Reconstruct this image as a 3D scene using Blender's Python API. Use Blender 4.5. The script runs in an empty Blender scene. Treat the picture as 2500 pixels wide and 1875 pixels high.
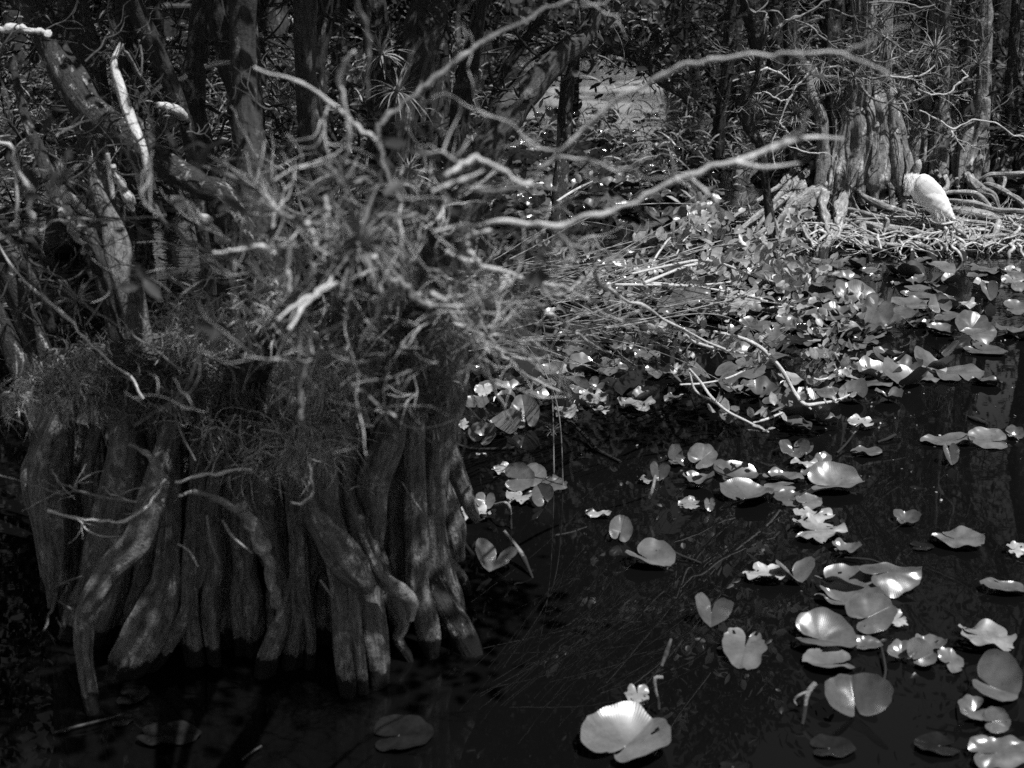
import bpy, math, random
import numpy as np
from mathutils import Vector, noise

# ---------------------------------------------------------------- scene, camera, light
S = bpy.context.scene
COL = S.collection
CAM_H, PITCH, FPX = 3.3, math.radians(17.1), 3472.0
cam_data = bpy.data.cameras.new("camera")
cam = bpy.data.objects.new("camera", cam_data)
COL.objects.link(cam)
cam.location = (0, 0, CAM_H)
cam.rotation_euler = (math.pi / 2 - PITCH, 0, 0)
cam_data.sensor_width = 36
cam_data.lens = 50
cam_data.clip_end = 2000
cam_data.dof.use_dof = True
cam_data.dof.focus_distance = 12.0
cam_data.dof.aperture_fstop = 2.6
S.camera = cam
S.view_settings.view_transform = 'Standard'
S.view_settings.look = 'None'
S.view_settings.exposure = EXPOSURE = 0.4
S.view_settings.gamma = 1.0
S.cycles.use_denoising = False
S.cycles.max_bounces = 6
S.cycles.diffuse_bounces = 1
S.cycles.glossy_bounces = 3
S.cycles.transmission_bounces = 2
S.cycles.caustics_reflective = False
S.cycles.caustics_refractive = False
S.cycles.sample_clamp_indirect = 4.0

SUN_DIR = Vector((0.34, -0.27, 0.90)).normalized()      # towards the sun
el = math.asin(SUN_DIR.z)
az = math.atan2(SUN_DIR.x, SUN_DIR.y)
W = bpy.data.worlds.new("World")
S.world = W
W.use_nodes = True
nt = W.node_tree
nt.nodes.clear()
sky = nt.nodes.new('ShaderNodeTexSky')
sky.sky_type = 'NISHITA'
sky.sun_disc = False
sky.air_density = 1.0
sky.dust_density = 0.0
sky.sun_elevation = el
sky.sun_rotation = az
bw = nt.nodes.new('ShaderNodeRGBToBW')
bg = nt.nodes.new('ShaderNodeBackground')
bg.inputs['Strength'].default_value = 0.05
wo = nt.nodes.new('ShaderNodeOutputWorld')
nt.links.new(sky.outputs[0], bw.inputs[0])
# added bright band low in the unseen sky, to brighten the far water's reflection
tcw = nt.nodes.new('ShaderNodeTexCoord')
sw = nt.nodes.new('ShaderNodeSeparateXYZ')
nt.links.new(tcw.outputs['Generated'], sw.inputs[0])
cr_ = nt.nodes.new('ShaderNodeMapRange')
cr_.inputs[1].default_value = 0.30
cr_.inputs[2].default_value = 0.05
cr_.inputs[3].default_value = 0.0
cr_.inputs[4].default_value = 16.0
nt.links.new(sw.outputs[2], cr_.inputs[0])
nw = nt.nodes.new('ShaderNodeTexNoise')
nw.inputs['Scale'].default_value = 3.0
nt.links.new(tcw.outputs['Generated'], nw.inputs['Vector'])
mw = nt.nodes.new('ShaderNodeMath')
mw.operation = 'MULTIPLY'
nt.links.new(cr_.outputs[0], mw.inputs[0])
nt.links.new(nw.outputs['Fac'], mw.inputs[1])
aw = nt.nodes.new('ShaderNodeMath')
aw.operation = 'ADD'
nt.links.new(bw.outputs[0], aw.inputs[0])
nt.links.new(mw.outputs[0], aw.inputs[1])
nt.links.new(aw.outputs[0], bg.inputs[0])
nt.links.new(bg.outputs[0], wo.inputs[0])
sd = bpy.data.lights.new("sun", 'SUN')
sd.energy = 5.0
sd.angle = math.radians(0.5)
sd.color = (1, 1, 1)
so = bpy.data.objects.new("sun", sd)
COL.objects.link(so)
so.rotation_euler = SUN_DIR.to_track_quat('Z', 'Y').to_euler()
so.location = (5, -3, 15)

# ---------------------------------------------------------------- picture -> place
TILES = {'A': (0, 0, 2.665), 'B': (830, 0, 2.665), 'C': (1660, 0, 2.6333), 'D': (0, 620, 2.665),
         'E': (830, 620, 2.665), 'F': (1660, 620, 2.6333), 'G': (0, 1240, 2.612), 'H': (830, 1240, 2.612),
         'I': (1660, 1240, 2.613), 'S': (0, 900, 1.8433), 'Q': (1200, 150, 2.765), 'R': (600, 500, 3.16),
         'T': (1904, 146, 3.233), 'W': (0, 0, 0.8848), 'U': (0, 0, 1.0)}
CP, SP = math.cos(PITCH), math.sin(PITCH)


def ray(t, x, y):
    ox, oy, s = TILES[t]
    a = (ox + x / s - 1250) / FPX
    b = (oy + y / s - 937.5) / FPX
    return Vector((a, CP - b * SP, -SP - b * CP))      # depth along the axis = 1


def P(t, x, y, Y):
    d = ray(t, x, y)
    return Vector((0, 0, CAM_H)) + d * (Y / d.y)


def G(t, x, y, h=0.0):
    d = ray(t, x, y)
    return Vector((0, 0, CAM_H)) + d * ((CAM_H - h) / -d.z)


def R(t, r, p):
    z = p.y * CP + (CAM_H - p.z) * SP
    return r / TILES[t][2] / FPX * z


# ---------------------------------------------------------------- materials (all grey: the picture is black and white)
def grey(v):
    return (v, v, v, 1)


def new_mat(name):
    m = bpy.data.materials.new(name)
    m.use_nodes = True
    n = m.node_tree
    b = n.nodes['Principled BSDF']
    return m, n, b


def ramp(n, src, stops):
    r = n.nodes.new('ShaderNodeValToRGB')
    e = r.color_ramp.elements
    e[0].position, e[0].color = stops[0][0], grey(stops[0][1])
    e[1].position, e[1].color = stops[-1][0], grey(stops[-1][1])
    for p, v in stops[1:-1]:
        k = e.new(p)
        k.color = grey(v)
    n.links.new(src, r.inputs[0])
    return r.outputs[0]


def noise_tex(n, vec, scale, detail=4, rough=0.6, map_scale=None):
    if map_scale:
        mp = n.nodes.new('ShaderNodeMapping')
        mp.inputs['Scale'].default_value = map_scale
        n.links.new(vec, mp.inputs[0])
        vec = mp.outputs[0]
    t = n.nodes.new('ShaderNodeTexNoise')
    t.inputs['Scale'].default_value = scale
    t.inputs['Detail'].default_value = detail
    t.inputs['Roughness'].default_value = rough
    n.links.new(vec, t.inputs['Vector'])
    return t.outputs['Fac']


def mix(n, a, b, f, typ='MIX'):
    m = n.nodes.new('ShaderNodeMixRGB')
    m.blend_type = typ
    for i, v in ((0, f), (1, a), (2, b)):
        if isinstance(v, (int, float)):
            m.inputs[i].default_value = v if i == 0 else grey(v)
        else:
            n.links.new(v, m.inputs[i])
    return m.outputs[0]


def bark(name, lo, hi, lichen=0.5, fine=1.0, bump=0.6, amount=0.12):
    m, n, b = new_mat(name)
    uv = n.nodes.new('ShaderNodeUVMap').outputs[0]
    streak = noise_tex(n, uv, 1.0 * fine, 5, 0.65, (60, 9, 1))
    blot = noise_tex(n, uv, 1.0, 4, 0.7, (14 * fine, 7 * fine, 1))
    spots = noise_tex(n, uv, 1.0, 3, 0.75, (45 * fine, 40 * fine, 1))
    c = ramp(n, streak, ((0.3, lo), (0.7, hi)))
    c2 = mix(n, c, lichen, ramp(n, blot, ((0.56, 0.0), (0.66, 0.75))))
    c3 = mix(n, c2, lo * 0.4, ramp(n, spots, ((0.36, amount * 4), (0.46, 0.0))))
    # wood soaked dark along a ragged line just above the water
    geo = n.nodes.new('ShaderNodeNewGeometry')
    sz = n.nodes.new('ShaderNodeSeparateXYZ')
    n.links.new(geo.outputs['Position'], sz.inputs[0])
    nz = n.nodes.new('ShaderNodeMath')
    nz.operation = 'MULTIPLY_ADD'
    n.links.new(noise_tex(n, geo.outputs['Position'], 16, 3), nz.inputs[0])
    nz.inputs[1].default_value = -0.16
    n.links.new(sz.outputs[2], nz.inputs[2])
    c3 = mix(n, c3, lo * 0.18, ramp(n, nz.outputs[0], ((0.0, 1.0), (0.02, 0.0))))
    n.links.new(c3, b.inputs['Base Color'])
    b.inputs['Roughness'].default_value = 0.85
    b.inputs['Specular IOR Level'].default_value = 0.25
    bp = n.nodes.new('ShaderNodeBump')
    bp.inputs['Strength'].default_value = bump
    bp.inputs['Distance'].default_value = 0.035
    n.links.new(mix(n, streak, spots, 0.4), bp.inputs['Height'])
    n.links.new(bp.outputs[0], b.inputs['Normal'])
    return m


def plain(name, lo, hi, rough=0.7, scale=9, spec=0.3, trans=0.0):
    m, n, b = new_mat(name)
    tc = n.nodes.new('ShaderNodeTexCoord').outputs['Object']
    f = noise_tex(n, tc, scale, 3)
    n.links.new(ramp(n, f, ((0.35, lo), (0.65, hi))), b.inputs['Base Color'])
    b.inputs['Roughness'].default_value = rough
    b.inputs['Specular IOR Level'].default_value = spec
    if trans:
        # thin leaf: part of the light passes through
        t = n.nodes.new('ShaderNodeBsdfTranslucent')
        t.inputs[0].default_value = grey(hi * 1.3)
        ms = n.nodes.new('ShaderNodeMixShader')
        ms.inputs[0].default_value = trans
        n.links.new(b.outputs[0], ms.inputs[1])
        n.links.new(t.outputs[0], ms.inputs[2])
        n.links.new(ms.outputs[0], n.nodes['Material Output'].inputs[0])
    return m


M = {}
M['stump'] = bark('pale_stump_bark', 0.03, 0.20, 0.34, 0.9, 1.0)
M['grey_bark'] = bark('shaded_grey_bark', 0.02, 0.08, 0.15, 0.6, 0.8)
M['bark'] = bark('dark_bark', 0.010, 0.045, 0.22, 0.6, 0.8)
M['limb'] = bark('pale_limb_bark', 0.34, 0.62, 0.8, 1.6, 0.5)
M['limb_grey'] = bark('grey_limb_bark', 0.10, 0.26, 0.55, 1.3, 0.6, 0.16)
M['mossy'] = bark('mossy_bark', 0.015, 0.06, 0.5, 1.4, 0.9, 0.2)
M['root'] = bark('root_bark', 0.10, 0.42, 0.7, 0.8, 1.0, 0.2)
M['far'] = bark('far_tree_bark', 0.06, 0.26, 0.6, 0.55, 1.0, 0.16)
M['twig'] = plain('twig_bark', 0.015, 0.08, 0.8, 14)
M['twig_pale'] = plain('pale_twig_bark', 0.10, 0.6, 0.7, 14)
M['leaf'] = plain('shrub_leaf', 0.20, 0.40, 0.35, 25, 0.5, 0.25)
M['dark_leaf'] = plain('tree_leaf', 0.018, 0.045, 0.55, 12, 0.3, 0.2)
M['straw'] = plain('straw_twig', 0.06, 0.34, 0.7, 9)
M['lit_moss'] = plain('lit_hanging_moss', 0.07, 0.50, 0.8, 20, 0.2)  # brighter copy of the moss, sunlit look put into the colour
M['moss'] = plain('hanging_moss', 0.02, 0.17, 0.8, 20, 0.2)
M['air'] = plain('air_plant_leaf', 0.14, 0.26, 0.5, 15, 0.3)
M['brush'] = plain('undergrowth_blades', 0.02, 0.34, 0.5, 3, 0.4)
M['mud'] = plain('dark_peat', 0.004, 0.016, 0.95, 12, 0.1)
M['feather'] = plain('white_feather', 0.88, 0.94, 0.7, 30, 0.3, 0.2)
M['skin'] = plain('scaly_grey_skin', 0.14, 0.55, 0.7, 90)
M['shin'] = plain('dark_shin', 0.05, 0.12, 0.7, 60)
M['wood'] = plain('old_timber', 0.02, 0.06, 0.8, 8)
M['stalk'] = plain('lily_stalk', 0.08, 0.2, 0.4, 20, 0.5)


def lily_mat(name, lo, hi, rough, veins, spec=0.6):
    m, n, b = new_mat(name)
    uv = n.nodes.new('ShaderNodeUVMap').outputs[0]
    sep = n.nodes.new('ShaderNodeSeparateXYZ')
    n.links.new(uv, sep.inputs[0])

    def mth(op, a, c=None):
        k = n.nodes.new('ShaderNodeMath')
        k.operation = op
        for i, v in ((0, a), (1, c)):
            if v is None:
                continue
            if isinstance(v, (int, float)):
                k.inputs[i].default_value = v
            else:
                n.links.new(v, k.inputs[i])
        return k.outputs[0]
    info = n.nodes.new('ShaderNodeObjectInfo')
    tc = n.nodes.new('ShaderNodeTexCoord').outputs['Object']
    blot = noise_tex(n, tc, 9, 5, 0.7)
    wav = mth('SINE', mth('MULTIPLY', sep.outputs[0], 2 * math.pi * 44))
    vein = mth('MULTIPLY', mth('POWER', mth('ABSOLUTE', wav), 6.0), sep.outputs[1])
    base = ramp(n, blot, ((0.3, lo), (0.7, hi)))
    base = mix(n, base, hi * 1.25, mth('MULTIPLY', vein, 0.25 * veins))
    base = mix(n, base, 0.02, ramp(n, noise_tex(n, tc, 34, 3, 0.6), ((0.26, 0.8), (0.33, 0.0))))
    var = mth('ADD', mth('MULTIPLY', info.outputs['Random'], 0.55), 0.7)
    sc = n.nodes.new('ShaderNodeVectorMath')
    sc.operation = 'SCALE'
    n.links.new(base, sc.inputs[0])
    n.links.new(var, sc.inputs['Scale'])
    n.links.new(sc.outputs[0], b.inputs['Base Color'])
    rr = ramp(n, noise_tex(n, tc, 6, 3), ((0.35, rough * 0.75), (0.65, rough * 1.5)))
    n.links.new(rr, b.inputs['Roughness'])
    b.inputs['Specular IOR Level'].default_value = spec
    bp = n.nodes.new('ShaderNodeBump')
    bp.inputs['Strength'].default_value = 0.06
    bp.inputs['Distance'].default_value = 0.01
    n.links.new(mth('ADD', mth('MULTIPLY', vein, 0.8), noise_tex(n, tc, 7, 2, 0.5)), bp.inputs['Height'])
    n.links.new(bp.outputs[0], b.inputs['Normal'])
    return m


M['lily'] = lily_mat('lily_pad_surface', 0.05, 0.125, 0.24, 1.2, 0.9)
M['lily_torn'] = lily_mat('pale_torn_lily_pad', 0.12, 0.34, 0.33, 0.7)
M['lily_dim'] = lily_mat('wet_and_shaded_lily_pad', 0.004, 0.018, 0.1, 0.5, 0.35)  # dark for wet pads; on shaded pads the shade is in this colour

# ---------------------------------------------------------------- mesh builder
class MB:
    def __init__(self):
        self.v, self.f, self.uv, self.n, self.mi = [], [], [], 0, []

    def add(self, verts, faces, uvs, mat=0):
        """verts (k,3), faces list of index tuples, uvs (k,2) per vertex"""
        verts = np.asarray(verts, dtype=np.float32)
        faces = np.asarray(faces, dtype=np.int32)
        self.v.append(verts)
        self.f.append(faces + self.n)
        self.uv.append(np.asarray(uvs, dtype=np.float32))
        self.mi.append(np.full(len(faces), mat, dtype=np.int32))
        self.n += len(verts)

    def build(self, name, mat, parent=None, origin=None, smooth=True):
        v = np.concatenate(self.v)
        uv = np.concatenate(self.uv)
        quads = [f for f in self.f if f.shape[1] == 4]
        tris = [f for f in self.f if f.shape[1] == 3]
        miq = [m_ for f, m_ in zip(self.f, self.mi) if f.shape[1] == 4]
        mit = [m_ for f, m_ in zip(self.f, self.mi) if f.shape[1] == 3]
        loops = np.concatenate([f.ravel() for f in quads] + [f.ravel() for f in tris])
        nq = sum(len(f) for f in quads)
        ntr = sum(len(f) for f in tris)
        mi = np.concatenate(miq + mit)
        starts = np.concatenate([np.arange(nq) * 4, nq * 4 + np.arange(ntr) * 3]).astype(np.int32)
        tot = np.concatenate([np.full(nq, 4), np.full(ntr, 3)]).astype(np.int32)
        o0 = np.array(origin if origin is not None else (parent['base'] if parent is not None and 'base' in parent else (0, 0, 0)), dtype=np.float32)
        me = bpy.data.meshes.new(name)
        me.vertices.add(len(v))
        me.vertices.foreach_set('co', (v - o0).astype(np.float32).ravel())
        me.loops.add(len(loops))
        me.loops.foreach_set('vertex_index', loops)
        me.polygons.add(nq + ntr)
        me.polygons.foreach_set('loop_start', starts)
        me.polygons.foreach_set('loop_total', tot)
        me.polygons.foreach_set('material_index', mi)
        me.polygons.foreach_set('use_smooth', np.full(nq + ntr, smooth))
        l = me.uv_layers.new(name='UVMap')
        l.data.foreach_set('uv', uv[loops].astype(np.float32).ravel())
        for mm in (mat if isinstance(mat, (list, tuple)) else [mat]):
            me.materials.append(mm)
        me.update(calc_edges=True)
        me.validate()
        ob = bpy.data.objects.new(name, me)
        COL.objects.link(ob)
        if parent is not None:
            ob.parent = parent
            if name in ('twigs', 'rootlets'):
                ob['kind'] = 'stuff'
        else:
            ob.location = Vector([float(q) for q in o0])
        return ob


def tag(o, label, cat, group=None, kind=None):
    if label:
        o['label'] = label
    if cat:
        o['category'] = cat
    if group:
        o['group'] = group
    if kind:
        o['kind'] = kind
    return o


def thing(name, label, cat, loc, group=None):
    o = bpy.data.objects.new(name, None)
    COL.objects.link(o)
    o.empty_display_size = 0.2
    o.location = loc
    o['base'] = [float(q) for q in loc]
    return tag(o, label, cat, group)


def spline(pts, rad, step):
    """Catmull-Rom through pts, about one sample per step metres"""
    p = np.array([list(q) for q in pts], dtype=float)
    r = np.array(rad, dtype=float)
    p = np.vstack([2 * p[0] - p[1], p, 2 * p[-1] - p[-2]])
    r = np.concatenate([[r[0]], r, [r[-1]]])
    out, ro = [], []
    for i in range(1, len(p) - 2):
        L = np.linalg.norm(p[i + 1] - p[i])
        k = max(1, int(math.ceil(L / step)))
        t = np.arange(k)[:, None] / k
        a, b, c, d = p[i - 1], p[i], p[i + 1], p[i + 2]
        out.append(0.5 * (2 * b + (c - a) * t + (2 * a - 5 * b + 4 * c - d) * t ** 2 + (3 * b - a - 3 * c + d) * t ** 3))
        tt = t[:, 0]
        s = tt * tt * (3 - 2 * tt)
        ro.append(r[i] * (1 - s) + r[i + 1] * s)
    out.append(p[-2][None])
    ro.append(r[-2:-1])
    return np.vstack(out), np.concatenate(ro)


def tube(mb, pts, rad, sides=8, step=0.05, ridge=0.0, lump=0.0, seed=0, flat=1.0, cap=True, mat=0):
    c, r = spline(pts, rad, step)
    k = len(c)
    tan = np.gradient(c, axis=0)
    tan /= np.linalg.norm(tan, axis=1)[:, None] + 1e-9
    ref = np.array([0.0, 1.0, 0.0])                # the seam faces away from the camera
    if abs(tan[:, 1].mean()) > 0.85:
        ref = np.array([0.0, 0.0, -1.0])
    a = ref - tan * (tan @ ref)[:, None]
    a /= np.linalg.norm(a, axis=1)[:, None] + 1e-9
    b = np.cross(tan, a)
    th = np.linspace(0, 2 * math.pi, sides + 1)
    rng = np.random.RandomState(seed)
    arc = np.concatenate([[0], np.cumsum(np.linalg.norm(np.diff(c, axis=0), axis=1))])
    R_ = np.repeat(r[:, None], sides + 1, axis=1)
    if ridge:
        mod = np.zeros_like(R_)
        for q in range(4):
            f = rng.randint(2, 4 + sides // 4)
            ph = rng.rand() * 6.28
            sw = np.sin(arc * rng.uniform(1.5, 5) + rng.rand() * 6)[:, None] * 0.8
            mod += np.sin(th[None] * f + ph + sw)
        R_ = R_ * (1 + ridge * 0.5 * mod)
    if ridge > 0.08 and sides >= 16:             # fibrous furrows
        for q in range(3):
            f = rng.randint(7, 13)
            R_ = R_ * (1 + 0.022 * np.sin(th[None] * f + rng.rand() * 6 + np.sin(arc * rng.uniform(2, 7) + rng.rand() * 6)[:, None] * 1.3))
    if lump:
        mod = np.zeros_like(R_)
        for q in range(3):
            w = rng.uniform(6, 22)
            mod += np.sin(arc * w + rng.rand() * 6)[:, None] * np.sin(th[None] * rng.randint(1, 3) + rng.rand() * 6)
        R_ = R_ * (1 + lump * 0.5 * mod) * (1 + lump * 0.5 * np.sin(arc * rng.uniform(5, 14) + rng.rand() * 6))[:, None]
    R_[:, -1] = R_[:, 0]
    v = c[:, None] + R_[..., None] * (np.cos(th)[None, :, None] * a[:, None] * flat + np.sin(th)[None, :, None] * b[:, None])
    rm = float(r.mean())
    u = np.repeat(th[None] * rm, k, axis=0) + rng.rand() * 50
    w_ = np.repeat(arc[:, None], sides + 1, axis=1) + rng.rand() * 50
    idx = np.arange(k * (sides + 1)).reshape(k, sides + 1)
    f = np.stack([idx[:-1, :-1], idx[:-1, 1:], idx[1:, 1:], idx[1:, :-1]], -1).reshape(-1, 4)
    mb.add(v.reshape(-1, 3), f, np.stack([u, w_], -1).reshape(-1, 2), mat)
    if cap:
        for e, sgn in ((0, -1), (k - 1, 1)):
            cc = c[e] + tan[e] * r[e] * 0.35 * sgn
            vv = np.vstack([v[e], cc[None]])
            ff = [(j, j + 1, sides + 1) if sgn > 0 else (j + 1, j, sides + 1) for j in range(sides)]
            uu = np.vstack([np.stack([u[e], w_[e]], -1), [[u[e, 0], w_[e, 0] + 0.02]]])
            mb.add(vv, ff, uu, mat)
    return c, r


def strips(mb, paths, widths, normal=None, mat=0):
    """thin blades: paths (n,k,3), widths (k,) or (n,k); one strip each"""
    paths = np.asarray(paths, dtype=float)
    n, k, _ = paths.shape
    w = np.broadcast_to(np.asarray(widths, dtype=float), (n, k))
    t = np.gradient(paths, axis=1)
    t /= np.linalg.norm(t, axis=2)[..., None] + 1e-9
    if normal is None:
        normal = np.random.RandomState(n * 7 + k).normal(size=(n, 1, 3))
    s = np.cross(t, np.broadcast_to(normal, t.shape))
    s /= np.linalg.norm(s, axis=2)[..., None] + 1e-9
    l, r = paths - s * w[..., None] / 2, paths + s * w[..., None] / 2
    v = np.stack([l, r], 2).reshape(-1, 3)
    idx = np.arange(n * k * 2).reshape(n, k, 2)
    f = np.stack([idx[:, :-1, 0], idx[:, :-1, 1], idx[:, 1:, 1], idx[:, 1:, 0]], -1).reshape(-1, 4)
    uv = np.zeros((len(v), 2))
    uv[:, 1] = np.tile(np.repeat(np.linspace(0, 1, k), 2), n)
    mb.add(v, f, uv, mat)


def leaves(mb, pos, size, rng, up=0.4, aspect=0.42, mat=0, dirs=None):
    """small folded pointed leaves: 6 points, 4 faces each"""
    pos = np.asarray(pos, dtype=float)
    n = len(pos)
    if n == 0:
        return
    d = rng.normal(size=(n, 3)) if dirs is None else np.asarray(dirs) + rng.normal(size=(n, 3)) * 0.5
    d[:, 2] = d[:, 2] * 0.7 + up * 0.3
    d /= np.linalg.norm(d, axis=1)[:, None]
    z = rng.normal(size=(n, 3)) * 0.6
    z[:, 2] += 1
    s = np.cross(d, z)
    s /= np.linalg.norm(s, axis=1)[:, None] + 1e-9
    nn = np.cross(s, d)
    L = (size * rng.uniform(0.6, 1.3, n))[:, None]
    w = L * aspect * 0.5
    c0, c1, c2, c3 = pos, pos + d * L * 0.33 - nn * w * 0.3, pos + d * L * 0.7 - nn * w * 0.3, pos + d * L - nn * L * 0.1
    l1, r1 = pos + d * L * 0.3 + s * w * .9, pos + d * L * 0.3 - s * w * .9
    l2, r2 = pos + d * L * 0.68 + s * w * .85, pos + d * L * 0.68 - s * w * .85
    v = np.stack([c0, c1, c2, c3, l1, l2, r1, r2], 1).reshape(-1, 3)
    b = (np.arange(n) * 8)[:, None]
    q = np.concatenate([b + np.array([[1, 2, 5, 4]]), b + np.array([[2, 1, 6, 7]])])
    t = np.concatenate([b + np.array([[0, 1, 4]]), b + np.array([[1, 0, 6]]), b + np.array([[2, 3, 5]]), b + np.array([[3, 2, 7]])])
    uv = np.zeros((len(v), 2))
    base = mb.n
    mb.add(v, q, uv, mat)
    mb.f.append((t + base).astype(np.int32))
    mb.mi.append(np.full(len(t), mat, dtype=np.int32))
    mb.v.append(np.zeros((0, 3), np.float32))
    mb.uv.append(np.zeros((0, 2), np.float32))


def grow(mb, p, d, L, r, level, rng, tips=None, kids=3, crook=0.35, sides=5, up=0.05, drop=0.62, step=None, mat=0):
    """a crooked branch and its side branches"""
    k = 6 if level > 0 else 5
    pts, rad = [np.array(p, float)], [r]
    d = np.array(d, float)
    d /= np.linalg.norm(d) + 1e-9
    dirs = []
    for i in range(k):
        d = d + rng.normal(size=3) * crook + np.array([0, 0, up])
        d /= np.linalg.norm(d)
        dirs.append(d.copy())
        pts.append(pts[-1] + d * L / k)
        rad.append(r * (1 - 0.8 * (i + 1) / k) + 0.0007)
    tube(mb, pts, rad, max(3, sides), step or max(0.03, L / (k * 2)), 0, 0.15 if sides > 4 else 0, rng.randint(1 << 30), cap=False, mat=mat)
    if tips is not None and level <= 1:
        for q in range(2, k + 1):
            tips.append((pts[q], dirs[q - 1]))
    if level > 0:
        for j in range(kids):
            i = rng.randint(1, k)
            dd = dirs[i] + rng.normal(size=3) * 0.75
            grow(mb, pts[i], dd, L * drop * rng.uniform(0.7, 1.2), rad[i] * 0.62, level - 1, rng, tips, kids, crook, sides - 1, up, drop, mat=mat)


def limb(parent, name, t, Y0, Y1, pts, mat, sides=9, ridge=0.06, lump=0.12, twigs=0, rng=None, mb=None, step=None, twL=0.24, Ys=None, own=True):
    """a limb traced from the picture: points (x, y, half width) at world depths Y0 .. Y1"""
    own_mb = MB()
    k = len(pts)
    w, rad = [], []
    for i, q in enumerate(pts):
        Y = Ys[i] if Ys else Y0 + (Y1 - Y0) * i / max(1, k - 1)
        if len(q) > 3:
            Y = q[3]
        p = P(q[4] if len(q) > 4 else t, q[0], q[1], Y)
        w.append(p)
        rad.append(R(q[4] if len(q) > 4 else t, q[2], p))
    if k > 3 and sum(rad) / k < 0.028:
        w2, r2 = [w[0]], [rad[0]]
        for i in range(1, k):
            m_ = (w[i] + w[i - 1]) / 2
            q_ = (rad[i] + rad[i - 1]) / 2
            for f_ in (0.33, 0.62):
                w2.append(w[i - 1].lerp(w[i], f_ + random.uniform(-.08, .08)) + Vector((random.gauss(0, 1), random.gauss(0, 1), random.gauss(0, 1))) * q_ * 0.6)
                r2.append(q_ * random.uniform(0.66, 0.86))
            w2.append(w[i])
            r2.append(rad[i] * random.uniform(0.85, 1.2))
    else:
        w2, r2 = w, rad
    tube(own_mb, w2, r2, sides, step or max(0.03, min(rad) * 1.0), ridge, lump, random.randint(0, 1 << 30))
    if twigs:
        m2 = mb or own_mb
        for _ in range(twigs):
            i = rng.randint(0, k - 1)
            f = rng.rand()
            p = np.array(w[i]) * (1 - f) + np.array(w[i + 1]) * f
            tn = np.array(w[i + 1]) - np.array(w[i])
            tn /= np.linalg.norm(tn) + 1e-9
            d = tn * 0.6 + rng.normal(size=3) * 0.7
            grow(m2, p, d, twL * rng.uniform(0.5, 1.3), min(0.0038, rad[i] * 0.45), 1, rng, None, 3, 0.26, 4)
    ob = own_mb.build(name, mat, parent)
    return ob, w, rad

# ---------------------------------------------------------------- water
def make_water():
    m, n, b = new_mat('swamp_water')
    b.inputs['Base Color'].default_value = grey(0.003)
    b.inputs['Roughness'].default_value = 0.015
    b.inputs['IOR'].default_value = 1.33
    b.inputs['Specular IOR Level'].default_value = 0.5
    tc = n.nodes.new('ShaderNodeTexCoord').outputs['Object']
    f1 = noise_tex(n, tc, 2.2, 2, 0.5, (1, 2.2, 1))
    f2 = noise_tex(n, tc, 9, 2, 0.5, (1, 1.8, 1))
    calm = ramp(n, noise_tex(n, tc, 0.35, 2), ((0.42, 0.10), (0.62, 1.0)))
    sep = n.nodes.new('ShaderNodeSeparateXYZ')
    n.links.new(tc, sep.inputs[0])
    far = n.nodes.new('ShaderNodeMapRange')
    n.links.new(sep.outputs[1], far.inputs[0])
    far.inputs[1].default_value = 12
    far.inputs[2].default_value = 30
    far.inputs[3].default_value = 0.004
    far.inputs[4].default_value = 0.35
    h = mix(n, f1, f2, 0.35)
    st = n.nodes.new('ShaderNodeMath')
    st.operation = 'MULTIPLY'
    n.links.new(calm, st.inputs[0])
    n.links.new(far.outputs[0], st.inputs[1])
    bp = n.nodes.new('ShaderNodeBump')
    bp.inputs['Distance'].default_value = 0.10
    n.links.new(st.outputs[0], bp.inputs['Strength'])
    n.links.new(h, bp.inputs['Height'])
    n.links.new(bp.outputs[0], b.inputs['Normal'])
    mb = MB()
    mb.add([(-300, -20, 0), (300, -20, 0), (300, 600, 0), (-300, 600, 0)], [(0, 1, 2, 3)], [(0, 0)] * 4)
    o = mb.build('water', m)
    tag(o, None, None, None, 'structure')


make_water()
rng = np.random.RandomState(7)
random.seed(7)

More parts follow.
